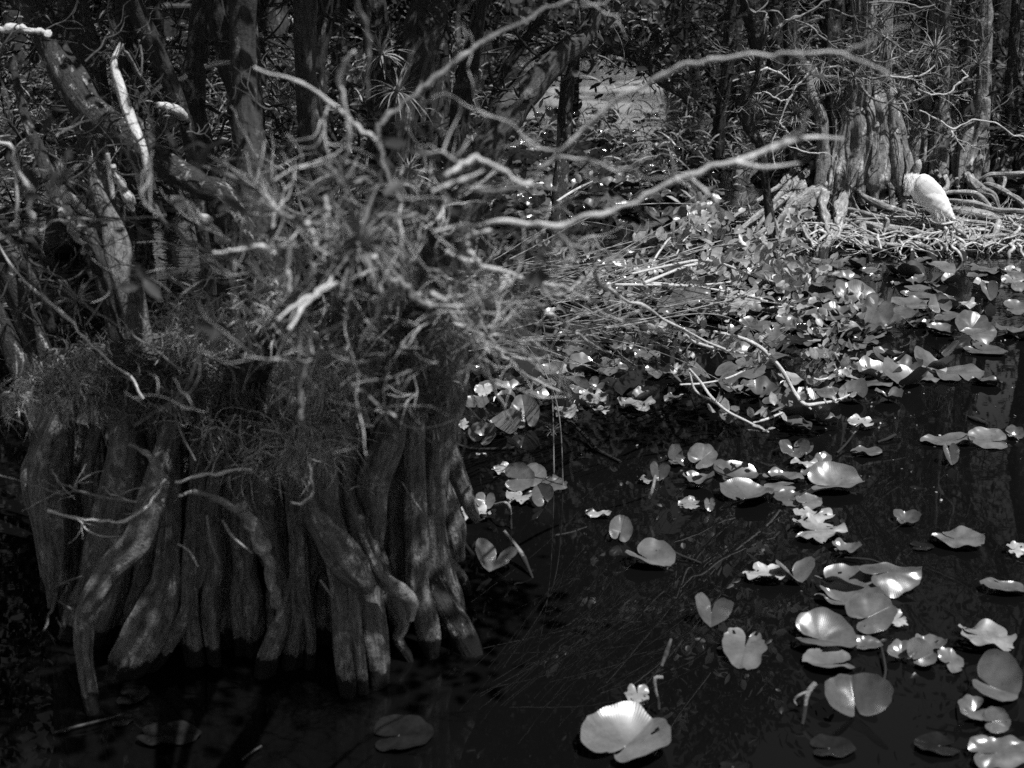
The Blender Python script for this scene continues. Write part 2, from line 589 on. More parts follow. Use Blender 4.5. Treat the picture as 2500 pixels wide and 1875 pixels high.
# ---------------------------------------------------------------- the big stump tree in front
stump = thing('swamp_tree', 'big fluted stump of pale bulging roots standing in black water, tangled bare branches on top', 'tree',
              tuple(G('S', 1100, 1250)))
COLS = [  # (points (x, y, half width) in tile S, top offset in depth, Y of the lower end if it ends above the water)
    ([(265, 200, 60), (228, 400, 78), (232, 600, 74), (245, 780, 66), (250, 930, 50), (240, 1010, 28), (232, 1080, 16)], 0.30, 6.55),
    ([(190, 320, 25), (130, 450, 28), (130, 560, 24), (165, 700, 22), (200, 900, 18), (205, 960, 16)], 0.25, 6.9),
    ([(610, 300, 110), (590, 480, 122), (545, 650, 112), (480, 800, 82), (420, 950, 60), (350, 1080, 55), (320, 1210, 52)], 0.32, None),
    ([(690, 560, 50), (625, 770, 62), (525, 875, 52), (443, 980, 44), (395, 1080, 38), (378, 1200, 36), (388, 1350, 31), (408, 1480, 30), (415, 1560, 26)], 0.40, None),
    ([(560, 860, 35), (505, 1040, 58), (465, 1150, 58), (430, 1240, 52)], 0.05, None),
    ([(690, 600, 55), (665, 780, 62), (640, 930, 52), (600, 1040, 46), (545, 1150, 28)], 0.12, 6.42),
    ([(758, 460, 42), (772, 680, 42), (762, 830, 47), (748, 950, 54), (700, 1080, 68), (640, 1200, 80), (585, 1310, 74), (535, 1400, 46)], 0.40, None),
    ([(850, 940, 32), (850, 1060, 36), (800, 1160, 36), (730, 1270, 32), (670, 1370, 22)], 0.10, None),
    ([(850, 520, 45), (852, 690, 52), (838, 850, 40), (850, 1010, 38), (860, 1180, 30)], 0.2, 6.5),
    ([(930, 420, 45), (950, 680, 48), (950, 850, 54), (940, 1000, 58), (930, 1140, 52), (935, 1290, 30)], 0.3, None),
    ([(1040, 500, 42), (1040, 830, 38), (1035, 1000, 42), (1018, 1120, 50), (1010, 1250, 52)], 0.2, None),
    ([(1095, 600, 36), (1105, 850, 40), (1112, 1000, 46), (1132, 1130, 44), (1138, 1290, 34)], 0.25, None),
    ([(1170, 300, 45), (1205, 600, 58), (1222, 780, 56), (1275, 950, 42), (1292, 1080, 38), (1280, 1220, 30)], 0.2, 6.35),
    ([(1335, 330, 50), (1345, 560, 52), (1372, 720, 58), (1384, 850, 64), (1360, 960, 50), (1350, 1080, 50), (1328, 1200, 42), (1310, 1350, 40)], 0.30, None),
    ([(1370, 1000, 26), (1392, 1120, 22), (1402, 1220, 20), (1392, 1360, 20)], -0.03, None),
    ([(1290, 1060, 24), (1250, 1180, 42), (1208, 1290, 42), (1188, 1390, 36)], 0.1, None),
    ([(1560, 300, 56), (1588, 600, 62), (1612, 750, 64), (1642, 900, 66), (1652, 1050, 58), (1672, 1180, 56), (1690, 1300, 52), (1704, 1430, 44)], 0.45, None),
    ([(1395, 580, 26), (1440, 700, 46), (1520, 805, 62), (1590, 900, 64), (1640, 965, 46), (1660, 1010, 20)], 0.1, 5.86),
    ([(1450, 350, 50), (1478, 680, 52), (1530, 900, 50), (1545, 1050, 48), (1555, 1200, 44), (1565, 1380, 40), (1570, 1480, 32)], 0.35, None),
    ([(1598, 1120, 24), (1618, 1280, 27), (1632, 1470, 26)], 0.02, None),
    ([(1800, 120, 46), (1745, 330, 62), (1682, 500, 62), (1690, 650, 42), (1690, 800, 30)], 0.1, 6.25),
    ([(1770, 420, 50), (1780, 650, 66), (1782, 800, 62), (1790, 960, 54), (1800, 1150, 40)], 0.15, 6.45),
    ([(1860, 300, 40), (1870, 650, 46), (1872, 800, 46), (1872, 950, 46), (1902, 1080, 46), (1930, 1200, 42), (1948, 1310, 26)], 0.25, None),
    ([(1995, 60, 92), (1962, 300, 82), (1940, 500, 68), (1940, 700, 58), (1950, 900, 54), (1962, 1050, 48), (1988, 1200, 42)], 0.25, None),
    ([(1975, 760, 30), (2008, 920, 36), (2038, 1040, 42), (2052, 1180, 42)], 0.08, None),
    ([(1680, 880, 18), (1740, 960, 31), (1800, 1002, 33), (1850, 1050, 28), (1845, 1130, 16)], 0.0, 5.95),
    ([(1740, 980, 34), (1790, 1080, 33), (1812, 1150, 28), (1792, 1220, 22), (1830, 1280, 18), (1852, 1330, 12)], 0.1, None),
    ([(2025, 300, 26), (2050, 450, 34), (2086, 540, 30), (2122, 640, 25), (2150, 690, 14)], 0.1, 6.7),
    ([(2000, 500, 30), (2020, 620, 42), (2040, 720, 48), (2060, 860, 30)], 0.1, 7.0),
    ([(2050, 700, 14), (2090, 790, 11), (2134, 850, 10)], 0.0, None),
    ([(2015, 860, 30), (2070, 940, 26), (2112, 1030, 15)], 0.05, None),
]
for ci, (pts, off, Ye) in enumerate(COLS):
    last = pts[-1]
    Yb = Ye if Ye else G('S', last[0], last[1] - 14).y
    n_ = len(pts) - 1
    Ys = [Yb + off * (1 - i / n_) ** 1.4 for i in range(n_ + 1)]
    w, rad = [], []
    for i, q in enumerate(pts):
        p = P('S', q[0], q[1], Ys[i])
        w.append(p)
        rad.append(R('S', q[2], p) * (1.16 if q[2] > 28 else 1.05))
    w.insert(0, w[0] + (w[0] - w[1]).normalized() * 0.22 + Vector((0, 0.16, 0.05)))
    rad.insert(0, rad[0] * 0.9)
    if Ye is None:                       # run down into the water
        e = w[-1] + (w[-1] - w[-2]).normalized() * 0.1
        e.z = -0.15
        w.append(e)
        rad.append(rad[-1] * 0.95)
    mb = MB()
    big = max(rad) > 0.02
    tube(mb, w, rad, 28 if big else 12, 0.022, 0.11 if big else 0.05, 0.10, 100 + ci, flat=1.15)
    if ci == 17:
        # knot hole at the end of the diagonal root
        pass
    mb.build('buttress_root', M['stump'], stump)


def blob_core(parent, name, c0, rx, ry, z0, z1, mat, seed=0, lean=(0, 0), top=0.8):
    mb = MB()
    r = np.random.RandomState(seed)
    k, s = 40, 150
    th = np.linspace(0, 2 * math.pi, s + 1)
    V = []
    for i in range(k):
        t = i / (k - 1)
        z = z0 + (z1 - z0) * t
        row = []
        for a in th:
            q = Vector((math.cos(a) * 3.1, math.sin(a) * 3.1, z * 0.9 + seed))
            g = noise.noise(q) * 0.16 + noise.noise(Vector((q.x * 3.3, q.y * 3.3, z * 1.3))) * 0.14 + 0.05 * math.sin(a * 21 + noise.noise(Vector((a * 2, z * 2, 1))) * 4)
            f = (1 - t * (1 - top)) * (1 + g)
            if i == k - 1:
                f *= 0.02
            row.append((c0[0] + lean[0] * t + math.cos(a) * rx * f, c0[1] + lean[1] * t + math.sin(a) * ry * f, z))
        row[-1] = row[0]
        V.append(row)
    V = np.array(V)
    idx = np.arange(k * (s + 1)).reshape(k, s + 1)
    f = np.stack([idx[:-1, :-1], idx[:-1, 1:], idx[1:, 1:], idx[1:, :-1]], -1).reshape(-1, 4)
    uv = np.stack([np.repeat(th[None] * rx, k, 0), V[..., 2]], -1).reshape(-1, 2)
    mb.add(V.reshape(-1, 3), f, uv)
    return mb.build(name, mat, parent)


cx = P('S', 1130, 800, 7.1).x
blob_core(stump, 'trunk', (cx - 0.02, 7.2), 0.97, 0.40, -0.2, 1.12, M['bark'], 3, (-0.05, 0.05), 0.62)
# back roots that close the stump seen from the side
for k_ in range(16):
    a = math.pi * (0.02 + 0.96 * k_ / 15)
    bx, by = cx + math.cos(a) * 1.02, 7.15 + math.sin(a) * 0.55
    mb = MB()
    rr = rng.uniform(0.05, 0.09)
    tube(mb, [(bx * 0.9 + cx * 0.1, by * 0.9 + 0.7, 1.25), (bx * 0.94 + cx * 0.06, by, 0.7), (bx, by, 0.3), (bx * 1.03 - cx * 0.03, by + 0.04, -0.15)],
         [rr, rr * 1.1, rr * 0.9, rr * 0.8], 14, 0.05, 0.1, 0.1, 300 + k_)
    mb.build('buttress_root', M['stump'], stump)

r_f = np.random.RandomState(12)
for i in range(26):
    x = 300 + i * 65 + r_f.normal() * 14
    yb = 1170 + 150 * math.sin((x - 300) / 1500 * math.pi) + r_f.normal() * 20
    Yb = G('S', x, yb).y + r_f.uniform(0.02, 0.12)
    hw = r_f.uniform(26, 44)
    w, rad = [], []
    for j, (yy, off, g_) in enumerate(((260, .34, 1.0), (450, .3, 1.0), (700, .22, .95), (900, .12, .9), (1050, .06, 1.05), (yb + 20, 0, .9))):
        p = P('S', x + r_f.normal() * 16 + (1150 - x) * 0.05 * (1 - j / 5), yy, Yb + off)
        if j == 5:
            p.z = -0.12
        w.append(p)
        rad.append(R('S', hw * g_ * r_f.uniform(.85, 1.15), p))
    mb = MB()
    tube(mb, w, rad, 24, 0.025, 0.13, 0.12, 1300 + i, flat=1.1)
    mb.build('buttress_root', M['stump'], stump)

# little roots at the water's left edge of the stump
for pts in ([(250, 1010, 12), (235, 1090, 9), (200, 1170, 7), (175, 1230, 5)], [(205, 1165, 6), (240, 1220, 6), (262, 1280, 4)],
            [(255, 1040, 6), (310, 1075, 6), (345, 1110, 4)], [(255, 980, 8), (310, 955, 7), (372, 935, 5)], [(255, 1120, 5), (290, 1195, 3)]):
    limb(stump, 'rootlet', 'S', 6.45, 6.3, pts, M['stump'], 7)

twigs_mb = MB()
shade_twigs = MB()       # twiggy growth on the limbs; the dark set has shade put into its colour
N_ = lambda **k: k
LIMBS = [
    # tile, Y0, Y1, mat, twigs, points
    ('W', 4.75, 4.6, 'limb', 4, [(940, 500, 4), (1000, 488, 6), (1100, 479, 6), (1200, 490, 7), (1300, 463, 6.5), (1380, 437, 6.5), (1440, 398, 7), (1510, 376, 7), (1600, 347, 8), (1680, 315, 8), (1730, 285, 6), (1748, 243, 5)]),
    ('W', 4.62, 4.6, 'limb', 0, [(1665, 323, 6), (1740, 297, 5), (1822, 300, 3.5)]),
    ('W', 4.62, 4.6, 'limb', 0, [(1590, 350, 6), (1650, 362, 5), (1730, 352, 3)]),
    ('C', 4.9, 4.7, 'limb', 0, [(-20, 1140, 14), (80, 1150, 14), (160, 1220, 14), (240, 1300, 11)]),
    ('B', 5.0, 4.4, 'limb', 3, [(1250, 1170, 12), (1310, 1090, 15), (1500, 930, 18), (1700, 740, 18), (1900, 590, 18), (2100, 490, 18), (2212, 432, 17), (2412, 386, 15), (2692, 350, 14), (3010, 350, 13), (3290, 350, 13), (3450, 270, 12), (3540, 212, 8), (3700, 170, 5)]),
    ('C', 4.42, 4.4, 'limb', 0, [(1060, 352, 10), (1200, 405, 10), (1320, 465, 8), (1345, 505, 5)]),
    ('C', 4.42, 4.4, 'limb_grey', 0, [(765, 355, 10), (800, 410, 12), (850, 460, 13), (930, 505, 8)]),
    ('B', 4.9, 5.3, 'limb_grey', 2, [(400, 1310, 12), (330, 1200, 13), (290, 1080, 14), (258, 950, 16), (250, 850, 18), (320, 740, 20), (500, 620, 20), (620, 500, 20), (800, 360, 18), (1000, 230, 16), (1250, 110, 14), (1480, 5, 14), (1700, -120, 12)]),
    ('B', 5.1, 4.95, 'limb', 1, [(-560, 440, 10), (-250, 540, 12), (-80, 660, 14), (30, 745, 15), (120, 820, 16), (245, 925, 17)]),
    ('B', 4.8, 4.9, 'limb', 0, [(95, 335, 13), (30, 400, 15), (0, 500, 17), (20, 650, 19), (50, 800, 21), (52, 950, 21), (45, 1060, 19)]),
    ('B', 4.9, 5.0, 'limb_grey', 0, [(90, -60, 14), (115, 40, 15), (160, 130, 16), (190, 250, 16), (180, 450, 14), (180, 640, 10)]),
    ('B', 4.5, 4.5, 'limb', 0, [(600, 1248, 13), (700, 1210, 18), (800, 1170, 18), (930, 1110, 10)]),
    ('B', 4.5, 4.6, 'limb', 1, [(685, 1135, 16), (740, 1120, 20), (790, 1060, 22), (860, 1035, 20), (960, 1055, 17), (1050, 1105, 17), (1150, 1170, 18), (1245, 1192, 22)]),
    ('B', 4.7, 4.7, 'limb_grey', 0, [(820, 1220, 11), (950, 1248, 13), (1060, 1238, 14), (1200, 1210, 12), (1420, 1232, 9)]),
    ('B', 4.9, 5.0, 'limb', 0, [(980, 1505, 16), (870, 1525, 18), (803, 1578, 17), (850, 1640, 16), (930, 1760, 15)]),
    ('E', 5.1, 5.6, 'limb', 2, [(700, -20, 16), (830, 50, 18), (1000, 100, 18), (1150, 150, 17), (1290, 182, 14), (1450, 205, 10), (1600, 290, 8)]),
    ('E', 4.8, 4.9, 'limb', 0, [(225, 15, 18), (270, 90, 19), (320, 155, 20), (365, 205, 20)]),
    ('E', 4.9, 5.0, 'limb_grey', 1, [(330, 110, 22), (400, 210, 30), (470, 270, 34), (540, 330, 30), (600, 340, 22)]),
    ('E', 4.9, 4.9, 'limb', 0, [(500, 270, 16), (590, 255, 18), (660, 290, 14)]),
    ('E', 4.9, 5.2, 'limb', 0, [(-20, 205, 13), (60, 170, 14), (150, 130, 13), (240, 100, 12)]),
    ('D', 4.6, 4.9, 'limb', 0, [(1810, 430, 10), (1900, 345, 14), (2000, 280, 18), (2120, 225, 18), (2260, 190, 14)]),
    ('D', 4.6, 4.8, 'limb', 0, [(1880, 490, 12), (1960, 350, 14), (2060, 240, 16), (2160, 150, 14)]),
    ('R', 5.1, 5.9, 'limb', 2, [(1535, 730, 14), (1575, 850, 17), (1640, 930, 18), (1710, 1010, 20), (1780, 1150, 18), (1850, 1310, 14)]),
    ('R', 5.4, 6.6, 'limb', 2, [(1720, 960, 12), (1830, 1010, 14), (1950, 1130, 14), (2070, 1230, 13), (2230, 1350, 11), (2500, 1470, 8)]),
    ('R', 5.5, 6.3, 'limb_grey', 2, [(1750, 1030, 12), (1900, 1095, 13), (2080, 1130, 12), (2240, 1180, 10)]),
    ('R', 5.5, 6.2, 'limb', 0, [(1790, 1050, 10), (1850, 1200, 12), (1900, 1370, 12), (1970, 1510, 13), (2040, 1650, 10), (2080, 1770, 8)]),
    ('R', 5.5, 5.9, 'limb_grey', 0, [(1830, 1010, 9), (1900, 1150, 10), (1960, 1270, 9), (2000, 1340, 6)]),
    ('E', 6.2, 6.8, 'limb', 1, [(1100, 345, 10), (1280, 352, 14), (1380, 395, 14), (1500, 480, 14), (1600, 560, 10), (1760, 640, 7)]),
    ('E', 6.2, 8.0, 'limb', 2, [(1650, 60, 12), (1680, 180, 17), (1800, 262, 15), (2000, 352, 12), (2212, 480, 10), (2500, 620, 9)]),
    ('R', 4.9, 5.1, 'limb', 0, [(985, 530, 22), (1030, 660, 22), (1020, 800, 20), (980, 900, 18), (900, 1030, 14), (870, 1120, 10)]),
    ('R', 4.8, 4.9, 'limb', 0, [(480, 140, 20), (520, 240, 20), (580, 350, 16), (660, 400, 14), (760, 405, 12)]),
    ('R', 4.8, 4.9, 'limb', 0, [(540, 300, 16), (490, 440, 20), (510, 540, 26), (520, 600, 20)]),
    ('R', 4.9, 4.9, 'limb', 0, [(385, 285, 12), (325, 400, 14), (330, 520, 14), (345, 680, 14)]),
    ('R', 4.9, 4.9, 'limb', 0, [(-250, 370, 12), (-60, 350, 16), (130, 320, 18), (230, 375, 13)]),
    ('R', 4.9, 5.0, 'limb_grey', 1, [(120, -30, 22), (260, 60, 24), (420, 120, 24), (560, 155, 20)]),
    ('R', 4.85, 4.85, 'limb', 0, [(560, 150, 14), (620, 80, 20), (640, 20, 22), (610, -60, 18)]),
    ('R', 5.1, 5.3, 'limb_grey', 0, [(1310, 500, 14), (1480, 515, 16), (1560, 610, 14), (1630, 680, 10)]),
    ('R', 5.0, 5.2, 'limb_grey', 1, [(1020, 90, 14), (1270, 90, 16), (1390, 120, 15), (1440, 200, 12)]),
    ('R', 4.8, 4.8, 'limb_grey', 0, [(430, 1650, 16), (420, 1500, 16), (440, 1330, 15), (490, 1180, 14), (500, 1050, 10)]),
    ('R', 5.1, 5.0, 'limb_grey', 1, [(780, 1380, 12), (900, 1440, 14), (980, 1510, 12), (1160, 1640, 9)]),
    # thin branches in front of the stump
    ('D', 5.6, 5.5, 'limb_grey', 0, [(340, 1400, 7), (378, 1480, 9), (500, 1540, 10), (700, 1590, 10), (880, 1612, 9), (1000, 1560, 8), (1080, 1480, 8)]),
    ('D', 5.6, 5.6, 'limb_grey', 0, [(-60, 1415, 5), (200, 1500, 6), (400, 1560, 8), (500, 1540, 6)]),
    ('D', 5.55, 5.6, 'limb_grey', 0, [(665, 1520, 9), (720, 1530, 11), (775, 1585, 7)]),
    ('S', 5.5, 5.6, 'limb', 2, [(215, 640, 9), (340, 672, 8), (460, 685, 7), (560, 685, 8), (650, 630, 9), (700, 570, 9), (745, 500, 8)]),
    ('S', 5.7, 5.7, 'limb_grey', 0, [(580, 340, 10), (650, 375, 16), (700, 420, 22), (735, 480, 28), (725, 560, 28), (740, 620, 12)]),
    ('S', 5.6, 5.6, 'limb_grey', 0, [(785, 205, 4), (820, 300, 5), (880, 415, 4)]),
    ('S', 5.6, 5.6, 'limb_grey', 0, [(1060, 205, 4), (990, 340, 5), (920, 470, 4)]),
    ('S', 5.6, 5.5, 'limb', 1, [(790, 510, 7), (900, 480, 10), (1010, 465, 11), (1135, 455, 6)]),
    ('S', 5.65, 5.9, 'limb_grey', 0, [(800, 575, 8), (880, 555, 14), (960, 580, 20), (1080, 620, 26), (1130, 690, 33), (1180, 800, 36), (1215, 930, 34), (1242, 1050, 25), (1255, 1130, 14)]),
    ('S', 5.5, 5.5, 'limb_grey', 0, [(800, 790, 5), (850, 820, 6), (890, 890, 5)]),
    ('S', 5.6, 5.6, 'limb_grey', 0, [(930, 660, 5), (950, 780, 6), (990, 880, 3)]),
    ('S', 5.6, 5.6, 'limb_grey', 0, [(1000, 680, 6), (1050, 760, 8), (1135, 830, 5)]),
    ('S', 5.6, 5.6, 'limb_grey', 0, [(1390, 430, 8), (1405, 520, 10), (1400, 580, 10), (1340, 610, 8), (1310, 600, 5)]),
    ('S', 5.9, 6.1, 'limb_grey', 0, [(1810, 510, 4), (1850, 580, 5), (1905, 655, 4)]),
    ('S', 5.8, 5.8, 'limb_grey', 0, [(1440, 950, 5), (1470, 990, 6), (1495, 1030, 4)]),
    ('D', 4.9, 5.3, 'limb_grey', 0, [(1960, 600, 10), (1966, 800, 14), (1950, 950, 12), (1960, 1080, 14), (1985, 1150, 10)]),
]
for t, Y0, Y1, mt, tw, pts in LIMBS:
    if t in 'WBCRA' or (t == 'E' and Y0 < 5.15) or (t == 'D' and Y1 < 5.35):      # these reach out towards the walkway
        Y0, Y1 = [3.15 + (q - 4.4) * 0.9 if q < 5.4 else q - 1.35 for q in (Y0, Y1)]
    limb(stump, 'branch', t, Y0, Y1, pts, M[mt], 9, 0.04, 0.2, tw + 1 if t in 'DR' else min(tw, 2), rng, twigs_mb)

# stems that rise out of the stump
for t, Y0, Y1, mt, pts in [
    ('W', 6.9, 4.2, 'limb_grey', [(745, 860, 45), (742, 760, 34), (738, 680, 26), (745, 620, 20), (760, 560, 15), (800, 500, 10)]),
    ('W', 6.9, 4.0, 'bark', [(900, 860, 40), (890, 760, 34), (900, 690, 30), (915, 640, 26), (880, 590, 22), (830, 560, 18)]),
    ('W', 7.0, 4.0, 'bark', [(520, 900, 50), (540, 800, 44), (590, 720, 38), (640, 660, 32), (700, 600, 24), (760, 540, 18)]),
    ('W', 6.4, 3.6, 'bark', [(915, 700, 26), (925, 640, 24), (930, 590, 20), (925, 540, 15), (945, 500, 10)]),
    ('D', 7.3, 8.0, 'stump', [(960, 760, 70), (920, 540, 76), (870, 350, 82), (800, 100, 88), (760, -50, 86), (720, -220, 74), (650, -420, 60), (610, -620, 40)]),
]:
    limb(stump, 'stem', t, Y0, Y1, pts, M[mt], 18, 0.12, 0.1, 3, rng, twigs_mb)

# fine crooked twigs through the tangle
for _ in range(300):
    t = rng.rand()
    x, y = rng.normal(830, 250), rng.normal(560, 130)
    if not (330 < x < 1300 and 330 < y < 900):
        continue
    Y = 3.6 + rng.rand() ** 1.5 * 3.0
    p = P('W', x, y, Y)
    d = np.array([(x - 800) / 500, -0.3 + rng.normal() * 0.3, (560 - y) / 400]) + rng.normal(size=3) * 0.8
    grow(twigs_mb if rng.rand() < 0.3 else shade_twigs, p, d, rng.uniform(0.12, 0.42), rng.uniform(0.0008, 0.0026), 1, rng, None, 4, 0.3, 3)
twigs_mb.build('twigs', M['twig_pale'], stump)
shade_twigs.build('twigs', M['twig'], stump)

# sparse dark leaves on the stump tree
lf = MB()
pos = []
for (x, y, Y) in [(380, 320, 5.5), (300, 610, 5.2), (1190, 530, 5.0), (1215, 560, 5.0), (905, 405, 4.8), (960, 440, 4.7), (1010, 470, 4.8), (520, 440, 5), (160, 330, 5.4), (90, 420, 5.6), (130, 250, 5.6),
                  (1080, 640, 5.6), (870, 340, 5.0), (930, 380, 4.9), (1000, 400, 5.0), (500, 740, 5.3), (560, 500, 5.3), (1360, 700, 6.2), (900, 300, 5), (420, 330, 5), (1090, 440, 4.9), (1150, 520, 5)]:
    for _ in range(3):
        pos.append(P('W', x + rng.normal() * 22, y + rng.normal() * 18, Y * 0.68 + rng.normal() * 0.1))
leaves(lf, pos, 0.075, rng, 0.2)
lf.build('leaves', M['dark_leaf'], stump)

# unseen leafy bough added overhead, placed so that its shade falls on the roots
shade_bough, otips = MB(), []
for (x, y, z) in [(-1.3, 4.4, 4.6), (-0.7, 4.6, 4.5), (-0.2, 4.2, 4.7), (0.3, 4.3, 4.6), (-1.7, 4.8, 4.7), (-0.9, 4.0, 4.8), (-0.4, 4.9, 4.4), (-1.2, 3.9, 4.5), (0.6, 4.6, 4.6), (-0.1, 4.7, 4.8), (-1.5, 4.2, 4.9), (0.0, 3.9, 4.6)]:
    grow(shade_bough, (x + 0.55, y + 0.5, z - 0.1), rng.normal(size=3) * [1, 0.6, 0.3], 1.0, 0.02, 2, rng, otips, 4, 0.3, 5)
tube(shade_bough, [(-1.3, 7.3, 1.3), (-1.5, 8.2, 3.0), (-1.0, 7.0, 4.6), (-0.4, 5.6, 4.8), (0.1, 4.6, 4.7)], [.09, .07, .06, .045, .02], 10, 0.08, 0.08, 0.1, 9)
shade_bough.build('bough', M['bark'], stump)
tp = np.array([q[0] for q in otips])
tp = tp[tp[:, 2] > 3.9]
lm = MB()
ii = rng.randint(0, len(tp), 3500)
leaves(lm, tp[ii] + rng.normal(size=(3500, 3)) * 0.16, 0.12, rng, 0.1, 0.5)
lm.build('leaves', M['dark_leaf'], stump)  # leaf mass added to thicken the shade on the stump

# ---------------------------------------------------------------- hanging moss and air plants on the stump
def moss_clump(label, t, x, y, Y, rx, ry, n, seed, droop=0.5, L=0.16, mat='moss', dz=0.18):
    """a shaggy clump: curled strands over a centre picked from the picture, rx, ry in tile pixels"""
    r = np.random.RandomState(seed)
    c = np.array(P(t, x, y, Y))
    sx, sz = R(t, rx, Vector(c)), R(t, ry, Vector(c))
    mb = MB()
    u = r.normal(size=(n, 3))
    u /= np.linalg.norm(u, axis=1)[:, None]
    u *= r.rand(n, 1) ** 0.45
    tuft = c + r.normal(size=(14, 3)) * np.array([sx * .6, dz * .7, sz * .45])      # ragged: gathered in uneven tufts
    tw_ = r.randint(0, 14, n)
    p0 = np.where((r.rand(n, 1) < 0.7), tuft[tw_] + r.normal(size=(n, 3)) * np.array([.05, .05, .04]) * r.uniform(.5, 1.6, (14, 1))[tw_], c + u * np.array([sx, dz, sz]))
    k = 7
    d = r.normal(size=(n, 3)) + u * 0.7
    d[:, 2] += 0.35
    d /= np.linalg.norm(d, axis=1)[:, None]
    ln = L * r.uniform(0.25, 1.7, (n, 1)) * r.uniform(.5, 1.2, (14, 1))[tw_]
    pts = [p0]
    curl = r.normal(size=(n, 3)) * 0.26
    for i in range(1, k):
        d = d + curl + np.array([0, 0, -droop]) * 0.45 + r.normal(size=(n, 3)) * 0.12
        d /= np.linalg.norm(d, axis=1)[:, None]
        pts.append(pts[-1] + d * ln / (k - 1))
    w = 0.0036 * np.array([1, 1.1, 1, .9, .8, .6, .2])
    strips(mb, np.stack(pts, 1), w[None] * r.uniform(0.5, 1.5, (n, 1)))
    o = mb.build('moss_clump', M[mat], None, tuple(c))
    return tag(o, label, 'moss', 'shaggy moss clumps on the big stump')


MOSS = [
    ('dark moss heaped along the top of the left roots', 'D', 640, 700, 6.7, 380, 90, 900, 0.6),
    ('flat pale moss covering the stump top between its stems', 'D', 1500, 660, 6.8, 420, 100, 1000, 0.5),
    ('grey moss spread behind the stump\'s middle stem', 'D', 1150, 800, 6.6, 330, 150, 1200, 0.9),
    ('shaggy pale moss shelf overhanging the left shoulder of the big stump', 'D', 420, 830, 6.3, 300, 160, 1500, 0.9),
    ('dark moss draped over the hollow between the stump\'s left roots', 'D', 900, 850, 6.5, 330, 170, 1400, 1.0),
    ('pale spiky moss tuft on the stump\'s left stem', 'D', 1310, 480, 6.2, 190, 150, 900, 0.2),
    ('bright rounded moss mat above the middle roots of the stump', 'D', 1980, 1190, 6.05, 330, 140, 1600, 0.5),
    ('low mossy ledge trailing left over the stump\'s middle roots', 'D', 1640, 1270, 6.15, 200, 90, 800, 0.8),
    ('dark hanging moss curtain in the middle of the stump', 'D', 1550, 860, 6.4, 330, 230, 1300, 1.4),
    ('curly moss hanging over the stump\'s right roots', 'E', 430, 820, 6.3, 300, 200, 1500, 1.2),
    ('dense moss beard under the branch knot at the stump\'s top', 'E', 420, 520, 5.8, 320, 170, 800, 0.9),
    ('grey moss below the bright air plant on the knot', 'R', 640, 1150, 5.9, 330, 230, 800, 0.9),
    ('moss fringe along the limbs right of the branch knot', 'E', 800, 330, 5.4, 280, 130, 420, 0.5),
    ('light moss tuft amid the branches left of the knot', 'R', 250, 700, 5.2, 210, 170, 420, 0.3),
    ('fine moss on the branch fork over the open water', 'E', 1080, 330, 5.2, 180, 90, 500, 0.4),
]
for i, (lb, t, x, y, Y, rx, ry, n, dr) in enumerate(MOSS):
    moss_clump(lb, t, x, y, Y, rx, ry, int(n * 1.15), 40 + i, dr, L=0.13, mat='lit_moss' if 'pale' in lb or 'bright' in lb or 'light' in lb else 'moss')


def air_plant(label, c, Rr, n, seed, up=0.25, mat='air', w=0.012, parent=None, dark=False):
    r = np.random.RandomState(seed)
    c = np.array(c)
    a = r.rand(n) * 2 * math.pi
    e = r.uniform(-0.35, 1.3, n)
    d = np.stack([np.cos(a) * np.cos(e), np.sin(a) * np.cos(e), np.sin(e) + up * 0.3], 1)
    ln = Rr * r.uniform(0.65, 1.15, (n, 1))
    k = 8
    pts = [c + d * 0.01]
    for i in range(1, k):
        d = d + np.array([0, 0, -0.13]) + r.normal(size=(n, 3)) * 0.05
        d /= np.linalg.norm(d, axis=1)[:, None]
        pts.append(pts[-1] + d * ln / (k - 1))
    wd = w * np.array([1.2, 1.2, 1.1, 1.0, .85, .65, .4, .1])
    mb = MB()
    P_ = np.stack(pts, 1)
    side = np.cross(d, [0, 0, 1.0])[:, None, :]
    nrm = np.cross(P_[:, 3] - P_[:, 0], side[:, 0])[:, None, :] + r.normal(size=(n, 1, 3)) * 0.02
    strips(mb, P_, wd[None] * r.uniform(0.7, 1.2, (n, 1)), nrm)
    o = mb.build('air_plant', M[mat], None, tuple(c))
    return tag(o, label, 'air plant', 'spiky air plants perched on the trees')


air_plant('fine spiky air plant crowning the knot in the front tangle', P('R', 880, 330, 3.6), 0.16, 140, 1, 0.3, 'air', 0.006)
air_plant('upright grassy air plant under the bright curved branch', P('W', 745, 405, 3.7), 0.11, 55, 2, 1.6, 'air', 0.005)
air_plant('small air plant on the mossy trunk at left', P('A', 420, 1180, 5.6), 0.13, 70, 3, 0.2, 'air', 0.006)
air_plant('small air plant on the stump\'s left twigs', P('D', 500, 320, 5.9), 0.13, 45, 4, 0.2, 'air', 0.006)
air_plant('bristly air plant far behind the curved branch', P('B', 450, 1110, 8.5), 0.11, 60, 5, 0.2, 'air', 0.005)
air_plant('broad-leaved air plant clinging to the stork\'s tree', P('T', 935, 290, 16.9), 0.26, 56, 6, 0.1, 'air', 0.016)
air_plant('round bright pincushion air plant left of the stork\'s tree', P('C', 742, 745, 16.5), 0.22, 160, 7, 0.1, 'limb' if False else 'air', 0.009)
air_plant('dark air plant on a twig left of the pincushion', P('C', 500, 665, 16.8), 0.2, 60, 8, 0.1, 'air', 0.009)
air_plant('long-leaved air plant high on the leaning limb', P('C', 900, 500, 16.4), 0.25, 70, 9, 0.0, 'air', 0.009)
air_plant('drooping air plant above the stork\'s tree buttress', P('C', 1640, 330, 17.6), 0.34, 90, 10, -0.2, 'air', 0.014)
